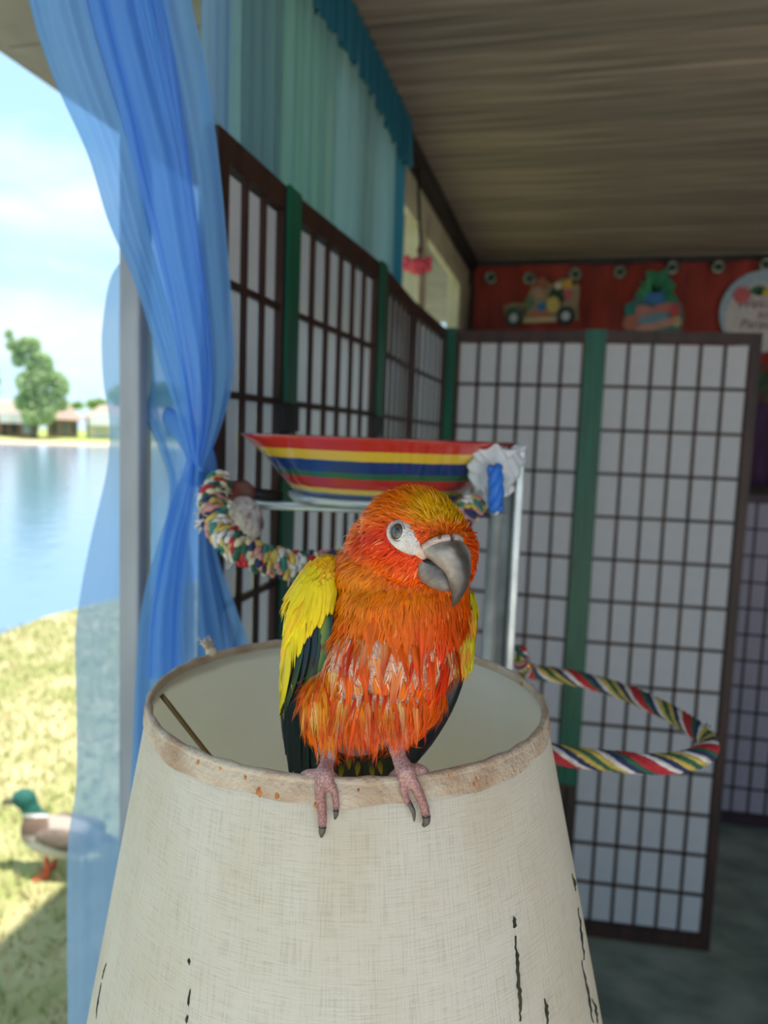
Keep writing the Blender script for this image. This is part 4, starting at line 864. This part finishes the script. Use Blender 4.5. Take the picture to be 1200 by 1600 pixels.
# scaly feet material: pattern on top of the skin colour
def skin_mat():
    m = attr_mat('parrot_skin', 0.55, 0.35); t = m.node_tree; b = t.nodes['Principled BSDF']; a = [n for n in t.nodes if n.type == 'ATTRIBUTE'][0]
    tcn = t.nodes.new('ShaderNodeTexCoord'); vo = t.nodes.new('ShaderNodeTexVoronoi'); vo.inputs['Scale'].default_value = 950; t.links.new(tcn.outputs['Object'], vo.inputs['Vector'])
    r_ = t.nodes.new('ShaderNodeValToRGB'); r_.color_ramp.elements[0].position = 0.15; r_.color_ramp.elements[1].position = 0.75; r_.color_ramp.elements[0].color = (1.08, 1.05, 1.05, 1); r_.color_ramp.elements[1].color = (0.66, 0.55, 0.56, 1)
    t.links.new(vo.outputs['Distance'], r_.inputs[0]); mm = t.nodes.new('ShaderNodeMix'); mm.data_type = 'RGBA'; mm.blend_type = 'MULTIPLY'; mm.inputs[0].default_value = 1
    t.links.new(a.outputs['Color'], mm.inputs[6]); t.links.new(r_.outputs[0], mm.inputs[7]); t.links.new(mm.outputs[2], b.inputs['Base Color'])
    bp = t.nodes.new('ShaderNodeBump'); bp.inputs['Strength'].default_value = 0.5; bp.inputs['Distance'].default_value = 0.0005; bp.invert = True; t.links.new(vo.outputs['Distance'], bp.inputs['Height']); t.links.new(bp.outputs[0], b.inputs['Normal'])
    return m
M_skin = skin_mat(); M_plume = attr_mat('wet_plumage', 0.30, 0.22, 0.10, vary=0.22); M_flight = attr_mat('flight_feather', 0.34, 0.35, 0.05, vary=0.15)
obj('body', BV, BF, M_skin, par, True, bc_)

class Feathers:
    def __init__(s): s.V = []; s.F = []; s.C = []
    def add(s, p, d, n, L, W, lift, droop, c0, c1, bend=0.0, prof=((0.0, 0.45), (0.35, 1.0), (0.70, 0.62))):
        side = nrm(np.cross(d, n)); k_ = len(s.V)
        for t, w_ in prof:
            q = p+d*L*t+n*(lift*t-droop*t*t)*L+side*bend*L*t*t; c = c0*(1-t)+c1*t
            s.V += [q-side*W*w_/2, q+n*W*0.18, q+side*W*w_/2]; s.C += [c*0.94, c, c*0.94]
        s.V.append(p+d*L+n*(lift-droop)*L+side*bend*L); s.C.append(c1)
        for i in (0, 3): s.F += [(k_+i, k_+i+1, k_+i+4, k_+i+3), (k_+i+1, k_+i+2, k_+i+5, k_+i+4)]
        s.F += [(k_+6, k_+7, k_+9), (k_+7, k_+8, k_+9)]
    def build(s, name, m_, parent, kind='stuff'):
        o = obj(name, s.V, s.F, m_, parent, True, np.clip(np.array(s.C), 0, 1)); 
        if kind: o['kind'] = kind
        return o
# eye patch and beak exclusion in head-local coordinates
eyeP, eyeN = hit(622, 831)
def hl(p): q = (p-HC)*1000; return q@HF, q@HS_, q@HU
ef, es, eu = hl(eyeP)
def in_patch(p, x, y):
    f_, s_, u_ = hl(p)
    if s_ > 2: 
        return f_ > 20 and -26 < u_ < 4
    dx, dy = x-631, y-840; a = radians(48); A = dx*cos(a)+dy*sin(a); B = -dx*sin(a)+dy*cos(a)
    if (A/33)**2+(B/22)**2 < 1: return True
    return 655 < x < 740 and 840 < y < 912 and f_ > 11 and u_ > -22
area = np.array([p.area for p in bme.polygons]); cum = np.cumsum(area)/area.sum()
cent = np.array([p.center[:] for p in bme.polygons]); pnor = np.array([p.normal[:] for p in bme.polygons])
head = Feathers(); breast = Feathers(); rg = random.Random(21)
beakbase = Hd(22, 0, 0)
idx = np.searchsorted(cum, RNG.random(26000)); nb = 0
for i in idx:
    p = cent[i]; n = pnor[i]; x, y, d = proj(p)
    if y > 1160: continue
    away = n@fw
    p = p+RNG.normal(0, 0.0004, 3)
    if y < 912+rg.uniform(0, 50):
        if in_patch(p, x, y): continue
        fl_ = (p-beakbase); fl_ = nrm(fl_)*1.0-HF*0.55-UPV*(0.25 if y < 830 else 0.75+max(0, (y-880)/30))
        if away > 0.3: fl_ = fl_-UPV*0.5
        dr = nrm(fl_-n*(fl_@n)+RNG.normal(0, 0.16, 3)); dr = nrm(dr-n*(dr@n))
        L = rg.uniform(4.2, 8.0)*0.001; W = rg.uniform(0.7, 1.4)*0.001
        near = np.linalg.norm(p-beakbase)
        if near < 0.016: L *= 0.6
        c = plum(x, y)*rg.uniform(0.82, 1.12); tip = plum(*proj(p+dr*L)[:2])*rg.uniform(0.9, 1.2)
        if rg.random() < 0.10: tip = tip*0.55+np.array(C(255, 196, 120))*0.45
        head.add(p, dr, n, L, W, rg.uniform(0.10, 0.42)*(1 if y < 850 else max(.25, 1-(y-850)/70)), 0.10, c, tip, rg.uniform(-.15, .15))
    elif y < 992 or away > -0.05:
        if rg.random() < 0.25: continue
        dn = -UPV+rt*0.15*(x-620)/100*(-1)+RNG.normal(0, 0.14, 3); dr = nrm(dn-n*(dn@n))
        L = rg.uniform(6, 11)*0.001; W = rg.uniform(0.6, 1.3)*0.001
        if away > 0: W *= 1.8; L *= 1.4
        c = plum(x, y)*rg.uniform(0.8, 1.12); tip = plum(*proj(p+dr*L)[:2])*rg.uniform(0.9, 1.25)
        if rg.random() < 0.12: tip = tip*0.5+np.array(C(255, 200, 120))*0.5
        breast.add(p, dr, n, L, W, rg.uniform(0.08, 0.30), 0.12, c, tip, rg.uniform(-.2, .2))
    else:
        # belly and thighs: sparse down that leaves the skin showing
        thigh = (x < 535 and y > 1060) or (x > 625 and y > 1060)
        if rg.random() > (0.55 if thigh else 0.22): continue
        dn = -UPV+rt*((512-x)/160 if x < 560 else (620-x)/160)+RNG.normal(0, 0.18, 3); dr = nrm(dn-n*(dn@n))
        c = (plum(x, y) if thigh else SKIN*1.15)*rg.uniform(0.85, 1.1); tip = plum(x, y)*rg.uniform(0.9, 1.2)
        if not thigh and rg.random() < 0.15: tip = np.array(C(236, 206, 170))
        breast.add(p, dr, n, rg.uniform(5, 9)*0.001, rg.uniform(0.6, 1.2)*0.001, rg.uniform(0.0, 0.08), 0.1, c, tip, rg.uniform(-.3, .3))
head.build('head_plumage', M_plume, par); breast.build('breast_plumage', M_plume, par)

# wet pointed locks on the belly
locks = Feathers()
def lock(x, y, L, W, ang, c0, c1, lift=0.12, bend=0.0, tgt=None):
    p, n = hit(x, y)
    if p is None: return
    a = radians(ang); d = rt*sin(a)-up*cos(a); d = nrm(d-n*(d@n)); dd0 = proj(p)[2]
    Lm, Wm = px2m(L, dd0), px2m(W, dd0)
    for k_ in range(7):   # each lock is a bundle of blades that run together to one tip
        off = (k_-3)/3.0; side = nrm(np.cross(d, n)); q = p+side*off*Wm*0.46+n*0.0008*rg.random()
        dv = nrm(d-side*off*Wm*0.42/Lm); f_ = rg.uniform(0.78, 1.15)
        (tgt or locks).add(q+d*Lm*rg.uniform(-.08, .06), dv, n, Lm*rg.uniform(.74, 1.06), Wm*rg.uniform(.26, .42), lift, lift*0.8, c0*f_, c1*f_*(0.92+0.1*off), bend+rg.uniform(-.05, .05), ((0, .6), (.3, 1), (.66, .45)))
RED, ORG, YEL, PALE = (np.array(C(*c)) for c in ((222, 52, 12), (242, 104, 10), (246, 158, 28), (238, 190, 122)))
LK = [(520, 985, 70, 16, -8, ORG, RED), (540, 975, 100, 17, -3, RED, RED), (552, 1000, 80, 14, 4, RED, RED), (566, 1040, 70, 14, 10, ORG, RED), (580, 965, 70, 26, 6, ORG, ORG), (610, 975, 78, 26, 14, ORG, RED), (592, 985, 70, 20, -6, ORG, ORG),
      (640, 965, 70, 26, -6, ORG, ORG), (665, 970, 90, 26, -8, ORG, RED), (690, 985, 80, 24, -4, RED, RED), (706, 1000, 70, 20, -8, RED, RED), (650, 1010, 80, 18, -4, ORG, RED), (672, 1030, 74, 18, -10, RED, RED), (695, 1035, 60, 14, -14, RED, ORG), (712, 1010, 60, 14, -12, RED, RED),
      (545, 1060, 80, 14, 8, ORG, RED), (560, 1075, 90, 13, 12, PALE, RED), (530, 1070, 80, 14, 10, YEL, RED), (575, 1085, 80, 12, 6, PALE, RED), (590, 1060, 80, 14, -2, YEL, RED), (606, 1070, 84, 13, -8, ORG, RED), (620, 1050, 80, 15, -10, PALE, ORG), (632, 1070, 70, 14, -12, YEL, RED), (600, 1100, 70, 10, -2, YEL, RED), (578, 1110, 64, 9, 4, ORG, RED), (560, 1110, 80, 10, -12, ORG, RED), (590, 1112, 60, 9, -6, PALE, YEL), (614, 1112, 54, 9, 4, ORG, RED), (545, 1100, 70, 10, -4, ORG, RED), (602, 1010, 60, 14, 2, PALE, ORG), (625, 1005, 70, 12, 6, ORG, RED), (572, 1010, 60, 12, -4, PALE, RED), (590, 1030, 70, 11, 10, PALE, RED),
      (494, 1060, 100, 24, 6, YEL, ORG), (486, 1070, 96, 20, 12, YEL, ORG), (505, 1065, 110, 22, 0, ORG, ORG), (520, 1080, 90, 18, -4, ORG, RED), (486, 1110, 80, 18, 16, YEL, ORG), (500, 1115, 76, 16, 8, ORG, ORG), (520, 1120, 60, 14, -10, PALE, ORG), (496, 1090, 90, 16, 8, ORG, RED), (530, 1105, 60, 12, -14, YEL, RED),
      (640, 1085, 80, 18, -10, ORG, RED), (660, 1080, 84, 20, -14, ORG, RED), (676, 1075, 90, 18, -18, RED, RED), (690, 1060, 100, 16, -18, RED, ORG), (650, 1105, 60, 14, -6, PALE, ORG), (632, 1100, 64, 14, -6, ORG, RED), (664, 1100, 64, 14, -16, ORG, RED), (620, 1100, 60, 10, -8, ORG, RED), (700, 1040, 60, 12, -16, RED, RED)]
for l in LK:
    if l[0] < 535 and l[1] > 1055: continue
    l = (*l[:5], l[5]*.45+ORG*.55 if l[5] is PALE or l[5] is YEL else l[5], RED*rg.uniform(.85, 1.1) if rg.random() < .75 else ORG)
    lock(l[0], l[1], l[2], l[3]*.9, *l[4:], lift=rg.uniform(.06, .22) if 1e3 > 0 and not (l[0] < 535 and l[1] > 1055) else 0.03, bend=rg.uniform(-.12, .12))
for i in range(110):
    x, y = rg.uniform(474, 532), rg.uniform(1050, 1140); c0 = rg.choice([YEL, ORG, YEL, ORG, PALE]); lock(x, y, rg.uniform(34, 62), rg.uniform(5, 10), math.degrees(atan2(514-x, 1190-y))+rg.uniform(-10, 10), c0, rg.choice([ORG, ORG, RED, YEL]), 0.03, rg.uniform(-.12, .12))
for i in range(100):
    x, y = rg.uniform(524, 632), rg.uniform(1095, 1150); lock(x, y, rg.uniform(44, 78), rg.uniform(4, 9), rg.uniform(-10, 10), rg.choice([ORG, YEL, PALE]), rg.choice([RED, RED, ORG]), rg.uniform(.02, .10), rg.uniform(-.2, .2))
for i in range(70):
    x, y = rg.uniform(505, 712), rg.uniform(965, 1100); c0 = rg.choice([ORG, YEL, PALE, ORG, RED]); c1 = rg.choice([RED, ORG, RED])
    lock(x, y, rg.uniform(26, 60), rg.uniform(4, 8), rg.uniform(-12, 12)-(x-590)*0.1, c0, c1, rg.uniform(.05, .25), rg.uniform(-.25, .25))
for i in range(60):
    x, y = rg.uniform(520, 725), rg.uniform(935, 985); lock(x, y, rg.uniform(30, 54), rg.uniform(5, 10), rg.uniform(-16, 16), plum(x, y), plum(x, y+30)*1.05, rg.uniform(.10, .3), rg.uniform(-.2, .2))
locks.build('belly_locks', M_plume, par)
tufts = Feathers()
for i in range(1500):
    x, y = rg.uniform(520, 742), rg.uniform(765, 985); p, n = hit(x, y)
    if p is None or in_patch(p, x, y): continue
    fl_ = nrm(p-beakbase)-HF*0.55-UPV*(0.25 if y < 830 else 0.75+max(0, (y-880)/30)); q0 = np.array(proj(p)[:2]); q1 = np.array(proj(p+nrm(fl_-n*(fl_@n))*.004)[:2]); dv = q1-q0
    near = np.linalg.norm(p-beakbase)
    lock(x, y, rg.uniform(16, 30)*(.6 if near < .016 else 1), rg.uniform(3.5, 7), math.degrees(atan2(dv[0], dv[1]))+rg.uniform(-14, 14), plum(x, y)*rg.uniform(.85, 1.1), plum(*(q0+dv*.8))*rg.uniform(.85, 1.2), rg.uniform(.15, .55)*(1.5 if y < 805 or x < 575 else 1 if y < 850 else .6), rg.uniform(-.2, .2), tufts)
tufts.build('head_tufts', M_plume, par)

# --- eye, bare skin patch
M_white = mat('bare_white_skin', C(226, 218, 212), C(204, 192, 186), 0.6, scale=300, bump=0.6, bscale=900)
def patch(cx, cy, ra, rb, ang, lift):
    V = []; F = []; a = radians(ang); n1, n2 = 10, 36
    for i in range(n1+1):
        for j in range(n2):
            t = i/n1; ph = 2*pi*j/n2; A, B = ra*t*cos(ph), rb*t*sin(ph)*(1+0.25*cos(ph)*t*(-1)); x, y = cx+A*cos(a)-B*sin(a), cy+A*sin(a)+B*cos(a)
            p, n = hit(x, y)
            if p is None: p, n = P(x, y, 0.34), -fw
            V.append(p+n*lift*(1-t**3)+n*0.0002)
    for i in range(n1):
        for j in range(n2): F.append((i*n2+j, i*n2+(j+1) % n2, (i+1)*n2+(j+1) % n2, (i+1)*n2+j))
    return V, F
V, F = patch(632, 841, 32, 20, 48, 0.0016); obj('eye_ring', V, F, M_white, par)
V, F = patch(657, 864, 12, 8, 50, 0.0006); obj('lore_skin', V, F, mat('lore_skin', C(216, 190, 176), C(190, 156, 140), 0.6, scale=300), par)
ec = eyeP+eyeN*0.0002; en = nrm(eyeN*0.6-fw*0.4); e1 = nrm(np.cross(up, en)); e2 = np.cross(en, e1)
M_iris = mat('grey_iris', C(70, 64, 60), C(40, 36, 34), 0.08, scale=400, coat=1.0); M_pup = mat('pupil', C(6, 6, 8), None, 0.05, coat=1.0); M_lid = mat('eyelid', C(150, 142, 140), C(110, 100, 98), 0.6, scale=500)
V, F = ellipsoid(ec, (e1*0.0031, en*0.0027, e2*0.0038), 24, 16); eye = obj('eye', V, F, M_iris, par)
V, F = ellipsoid(ec+en*0.0016, (e1*0.0016, en*0.00135, e2*0.0021), 16, 10); obj('pupil', V, F, M_pup, eye)
lid = [ec+en*0.0012+e1*0.0033*cos(a)+e2*0.0041*sin(a) for a in np.linspace(0, 2*pi, 40)]
V, F = tube(lid, 0.0004, 8, False); obj('eyelid', V, F, M_lid, eye)
# other eye on the far side of the head
oe = bvh.find_nearest(Vector(Hd(ef-15, 25, eu-1)))
oc, on_ = np.array(oe[0]), np.array(oe[1]); f1 = nrm(np.cross(HU, on_)); f2 = np.cross(on_, f1)
V, F = ellipsoid(oc, (f1*0.007, on_*0.0012, f2*0.006), 20, 10); obj('eye_ring', V, F, M_white, par)
V, F = ellipsoid(oc+on_*.0008, (f1*0.0033, on_*0.0026, f2*0.0036), 18, 12); obj('eye', V, F, M_pup, par)

# --- beak (head frame, millimetres)
def loft(secs, n=20):
    """secs: list of (ridge(f,u), under(f,u), halfwidth, squareness)"""
    V = []; F = []
    for (rf, ru_), (uf, uu), hw, sq in secs:
        for j in range(n):
            a = 2*pi*j/n; k_ = (1-cos(a))/2; s_ = sin(a); s_ = math.copysign(abs(s_)**sq, s_)
            V.append(Hd(rf+(uf-rf)*k_, s_*hw, (ru_+(uu-ru_)*k_)*0.76-0.9))
    for i in range(len(secs)-1):
        for j in range(n): F.append((i*n+j, i*n+(j+1) % n, (i+1)*n+(j+1) % n, (i+1)*n+j))
    F.append(tuple(range(n))[::-1]); F.append(tuple(range((len(secs)-1)*n, len(secs)*n))); return V, F
def sm(secs, k_=5):
    A = spline([np.array([*a, *b, c, d]) for a, b, c, d in secs], k_); return [((q[0], q[1]), (q[2], q[3]), max(q[4], .05), q[5]) for q in A]
def beak_mat():
    m, t, b = new_mat('beak_horn'); b.inputs['Roughness'].default_value = 0.42; b.inputs['Coat Weight'].default_value = 0.15
    tcn = t.nodes.new('ShaderNodeTexCoord'); n = t.nodes.new('ShaderNodeTexNoise'); n.inputs['Scale'].default_value = 130; n.inputs['Detail'].default_value = 6; t.links.new(tcn.outputs['Object'], n.inputs['Vector'])
    r_ = t.nodes.new('ShaderNodeValToRGB'); r_.color_ramp.elements[0].position = .36; r_.color_ramp.elements[1].position = .66; r_.color_ramp.elements[0].color = (*C(104, 95, 89), 1); r_.color_ramp.elements[1].color = (*C(152, 140, 132), 1)
    t.links.new(n.outputs['Fac'], r_.inputs[0]); a = t.nodes.new('ShaderNodeAttribute'); a.attribute_name = 'Col'; mm = t.nodes.new('ShaderNodeMix'); mm.data_type = 'RGBA'; mm.blend_type = 'MULTIPLY'; mm.inputs[0].default_value = 1
    t.links.new(r_.outputs[0], mm.inputs[6]); t.links.new(a.outputs['Color'], mm.inputs[7]); t.links.new(mm.outputs[2], b.inputs['Base Color'])
    bp = t.nodes.new('ShaderNodeBump'); bp.inputs['Strength'].default_value = .35; bp.inputs['Distance'].default_value = .0006; t.links.new(n.outputs['Fac'], bp.inputs['Height']); t.links.new(bp.outputs[0], b.inputs['Normal']); return m
M_beak = beak_mat()
up_secs = sm([((14, 4.5), (10, -7.5), 10.6, 0.85), ((23, 4.6), (18, -10), 10.4, 0.8), ((30.5, 1.5), (23.5, -12.5), 9.0, 0.75), ((34.5, -4), (26, -15), 6.8, 0.8), ((36.5, -11), (27.6, -17.5), 5.4, 0.8), ((36.8, -18), (28.8, -21.5), 4.2, 0.85), ((35.2, -25), (29.6, -26), 2.9, 0.9), ((32.4, -31), (29.8, -31), 1.6, 1.0), ((30.2, -34.4), (29.8, -34.4), 0.4, 1.0)])
V, F = loft(up_secs, 28)
ncol = []
for k_, v in enumerate(V):
    f_, s_, u_ = hl(np.array(v)); t = (k_//28)/(len(V)/28)
    ridge = min(1, max(0, (5.2-abs(s_))/3.2))*min(1, t*3); tipk = max(0, (t-.62)/.38); flake = 1.28 if (t < .55 and abs(s_) > 2.2 and u_ > -11.5+2.0*sin(s_*3+f_)) else 1.0
    c = np.array([1, 1, 1.0])*flake*(1-0.72*ridge)*(1-0.30*tipk); ncol.append(np.clip(c, 0, 1.4))
obj('upper_beak', V, F, M_beak, par, True, ncol)
lo_secs = sm([((10, -2), (9, -19), 8.8, 0.7), ((16, -4), (13, -24.5), 9.4, 0.7), ((21, -8), (18, -26.5), 8.4, 0.7), ((25.5, -13.5), (23, -27), 6.8, 0.7), ((28, -19), (27, -26), 4.4, 0.8), ((28.8, -23.5), (28.6, -24.8), 1.2, 1.0)])
V, F = loft(lo_secs, 24); obj('lower_beak', V, F, M_beak, par, True, [np.array([.78, .78, .80])*(0.9+0.2*((i*7) % 5)/5) for i in range(len(V))])
V, F = ellipsoid(Hd(18, 0, -8.6), (HF*.009, HS_*.0088, HU*.0018), 16, 10); obj('mouth', V, F, mat('mouth_dark', C(24, 20, 20), None, .6), par)
M_cere = mat('cere_skin', C(214, 190, 180), C(186, 158, 146), 0.6, scale=300, bump=.5, bscale=900)
for s_ in (-1, 1):
    pth_ = [Hd(12.5, s_*10.6, -6.5), Hd(19, s_*9.6, -1.8), Hd(23.4, s_*6.2, 1.9), Hd(25.2, s_*1.4, 3.0)]
    V, F = tube(spline(pth_, 6), [0.0014]*6+[0.0019]*6+[0.0017]*7, 10); obj('cere', V, F, M_cere, par)
    V, F = ellipsoid(Hd(24.2, s_*6.0, 2.7), (HF*.0011, HS_*.0012, HU*.0013), 12, 8); obj('nostril', V, F, mat('nostril', C(112, 72, 66), None, .7), par)
# --- claws
M_claw = mat('dark_claw', C(92, 84, 78), C(58, 52, 48), 0.35, scale=300)
def claw(pts):
    q = []; r_ = []
    for x, y, rr_ in pts: d = sd_(x, y); q.append(P(x, y, d-px2m(rr_+2.5, d))); r_.append(px2m(rr_, d))
    c = spline(q, 5); V, F = tube(c, list(np.interp(np.linspace(0, 1, len(c)), np.linspace(0, 1, len(r_)), r_)), 10); obj('claw', V, F, M_claw, par)
claw([(504, 1292, 6.5), (503, 1300, 5.5), (502, 1308, 2)]); claw([(525, 1266, 5), (525, 1273, 4), (523, 1280, 1.5)])
claw([(638, 1253, 4.5), (645, 1266, 3.8), (647, 1276, 2.6), (647, 1284, .8)]); claw([(666, 1275, 7), (666, 1284, 6), (661, 1291, 2.5)])

# --- wings and tail
def ribbon(pts, wpx, nvec, c0, c1, cedge=None, seg=5, tipsharp=2.0, camber=0.16):
    """flight feather: pts (x,y,d) path, max width in px, facing vector"""
    c = spline([P(*q) for q in pts], seg); n_ = len(c); V = []; F = []; CC = []; d0 = pts[0][2]; W = px2m(wpx, d0)
    for i, q in enumerate(c):
        t = i/(n_-1); T = nrm(c[min(i+1, n_-1)]-c[max(i-1, 0)]); side = nrm(np.cross(T, nvec)); nn = np.cross(side, T)
        w_ = W*min(1, 0.45+2.2*t)*(1-t**(tipsharp*2.2))**0.75; w_ = max(w_, W*0.03); cc_ = c0*(1-t)+c1*t; ed = cc_ if cedge is None else cedge
        for k_, (o_, z_) in enumerate(((-.5, -1), (-.25, -.3), (0, 0.12), (.25, -.3), (.5, -1))):
            V.append(q+side*w_*o_+nn*z_*W*camber); CC.append(ed if k_ in (0, 4) else (cc_*0.55+ed*0.45 if k_ in (1, 3) else cc_*0.9))
    for i in range(n_-1):
        for k_ in range(4): F.append((i*5+k_, i*5+k_+1, (i+1)*5+k_+1, (i+1)*5+k_))
    return V, F, CC
def lc(*c): return np.array(C(*c))
YW, YO, YG = lc(236, 206, 22), lc(246, 176, 26), lc(196, 180, 30); GRN, DGR, NAV, BLK = lc(64, 108, 40), lc(28, 66, 40), lc(22, 34, 54), lc(14, 18, 20)
def wing(shape_pts, flat_, name='wing'):
    s_ = Shape(); s_.cap(shape_pts, 16, 6); c0 = P(*shape_pts[0][:3])
    V, F = remeshed(s_.V, s_.F, 0.0014, 4)
    return V, F
nl = nrm(-fw*0.75-rt*0.65); nr = nrm(-fw*0.6+rt*0.8)
V, F = wing([(512, 890, 0.366, 26), (492, 925, 0.360, 32), (478, 975, 0.358, 27), (464, 1030, 0.360, 18), (452, 1090, 0.366, 8)], 0.6)
wl_ = obj('wing', V, F, attr_mat('wing_skin', 0.5), par, True, [lc(190, 150, 24)]*len(V))
wbv = BVHTree.FromPolygons([Vector(v) for v in V], F)
# dark primaries, then green secondaries, then yellow coverts
def ff(parent, *a, **k_):
    V, F, CC = ribbon(*a, **k_); return obj('flight_feather', V, F, M_flight, parent, True, np.clip(CC, 0, 1))
for x0, y0, x1, y1, d1 in ((456, 1040, 446, 1180, .378), (462, 1050, 452, 1215, .380), (470, 1060, 464, 1245, .381), (478, 1070, 480, 1265, .382), (486, 1080, 496, 1275, .384)):
    ff(wl_, [(x0, y0, .366), ((x0+x1)/2-8, (y0+y1)/2, .372), (x1, y1, d1)], 26, nl, BLK, NAV, lc(24, 52, 40))
for x0, y0, x1, y1, w_, c0, c1, ed in ((470, 985, 437, 1118, 22, BLK, BLK, DGR), (478, 975, 452, 1100, 24, BLK, BLK, NAV), (488, 965, 466, 1112, 24, BLK, DGR, NAV), (504, 962, 468, 1106, 40, lc(150, 160, 40), lc(88, 128, 44), lc(22, 70, 56)), (498, 968, 462, 1118, 26, GRN, DGR, NAV), (514, 960, 484, 1060, 22, DGR, NAV, NAV), (450, 1000, 436, 1112, 14, YW, YG, YG)):
    ff(wl_, [(x0, y0, .351), ((x0+x1)/2+3, (y0+y1)/2, .3495), (x1, y1, .358)], w_, nl, c0, c1, ed)
cov = Feathers()
def cf(x, y, L, W, ang, c0, c1, lift=.1, bend=0):
    h_ = wbv.ray_cast(Vector(CAMP), Vector(nrm(ray(x, y))))
    if h_[0] is None:
        nb_ = wbv.find_nearest(Vector(P(x, y, .358))); p, n = np.array(nb_[0]), np.array(nb_[1])
    else: p, n = np.array(h_[0]), np.array(h_[1])
    n = nrm(n*0.6+nl*0.4); a = radians(ang); d = rt*sin(a)-up*cos(a); d = nrm(d-n*(d@n)); dd0 = proj(p)[2]
    cov.add(p+n*0.0012, d, n, px2m(L, dd0), px2m(W, dd0), lift, lift*0.7, c0, c1, bend)
for i in range(330):
    t = rg.random(); x = 505-45*t+rg.uniform(-34, 30); y = 872+150*t+rg.uniform(-14, 14)
    c0 = (YO if (x > 505 and rg.random() < .6) or y < 885 else YW)*rg.uniform(.85, 1.1); c1 = (YW if rg.random() < .8 else YO)*rg.uniform(.9, 1.1)
    if y > 950 and x > 478: continue
    cf(x, y, rg.uniform(34, 70), rg.uniform(6, 15), -14-16*(1-t)+rg.uniform(-10, 10), c0, c1, rg.uniform(.04, .16), rg.uniform(-.15, .1))
for i in range(34):
    x, y = rg.uniform(488, 530), rg.uniform(905, 945); cf(x, y, rg.uniform(40, 66), rg.uniform(9, 16), -6+rg.uniform(-9, 9), YW*rg.uniform(.9, 1.1), YW*rg.uniform(.85, 1.1), rg.uniform(.04, .12))
for i in range(80):
    t = rg.random(); x = 468-26*t+rg.uniform(-10, 8); y = 955+95*t; cf(x-4, y, rg.uniform(50, 92), rg.uniform(5, 11), -7+rg.uniform(-6, 7), YW*rg.uniform(.8, 1.1), (YG if rg.random() < .5 else YW)*rg.uniform(.8, 1.1), rg.uniform(.03, .14), rg.uniform(-.1, .1))
cov.build('wing_coverts', M_plume, wl_)
V, F = wing([(728, 930, .374, 14), (730, 965, .372, 18), (724, 1010, .372, 18), (712, 1050, .374, 10)], .6)
wr_ = obj('wing', V, F, attr_mat('wing_skin2', 0.5), par, True, [lc(150, 120, 30)]*len(V)); wbv = BVHTree.FromPolygons([Vector(v) for v in V], F)
for x0, y0, x1, y1, w_, d1 in ((741, 955, 733, 1048, 14, .376), (736, 960, 728, 1050, 16, .374)): ff(wr_, [(x0, y0, .374), ((x0+x1)/2+4, (y0+y1)/2, .374), (x1, y1, d1)], w_, nr, BLK, NAV, BLK)
for x0, y0, x1, y1, d1 in ((726, 1030, 652, 1190, .380), (718, 1035, 640, 1205, .382), (708, 1040, 628, 1220, .384), (694, 1050, 612, 1235, .386)): ff(wr_, [(x0, y0, .372), ((x0+x1)/2+8, (y0+y1)/2, .376), (x1, y1, d1)], 26, nrm(-fw+rt*.3), lc(40, 44, 40), NAV, BLK)
cov = Feathers(); nl_s = nl; nl = nr
for i in range(90):
    x, y = rg.uniform(708, 738), rg.uniform(925, 1030); c = (YG if rg.random() < .6 else lc(222, 150, 30))*rg.uniform(.7, 1.0)
    cf(x, y, rg.uniform(26, 48), rg.uniform(6, 12), -4+rg.uniform(-10, 10), c, c*rg.uniform(.8, 1.1), rg.uniform(.03, .12))
cov.build('wing_coverts', M_plume, wr_); nl = nl_s
tl = Feathers(); tv = None
for k_, (x0, x1) in enumerate(((520, 498), (534, 516), (548, 536), (560, 556), (572, 576), (586, 596), (600, 614), (612, 628))):
    V, F, CC = ribbon([(x0, 1110, .392+.001*(k_ % 3)), ((x0+x1)/2, 1190, .398+.001*(k_ % 3)), (x1, 1290, .408+.001*(k_ % 3)), (x1+(x1-x0)*.6, 1420, .425)], 26, -fw, lc(38, 46, 26), lc(26, 40, 34), BLK if k_ % 2 else lc(52, 58, 24))
    tv = obj('tail_feather', V, F, M_flight, par, True, np.clip(CC, 0, 1))
for (x, y) in ((545, 1180), (560, 1190), (580, 1195), (534, 1195), (592, 1188)):
    p = P(x, y, .388); tl.add(p, nrm(-up+rt*rg.uniform(-.2, .2)), -fw, .008, .003, .02, .05, lc(96, 92, 24), lc(190, 160, 30))
tl.build('tail_coverts', M_plume, par)
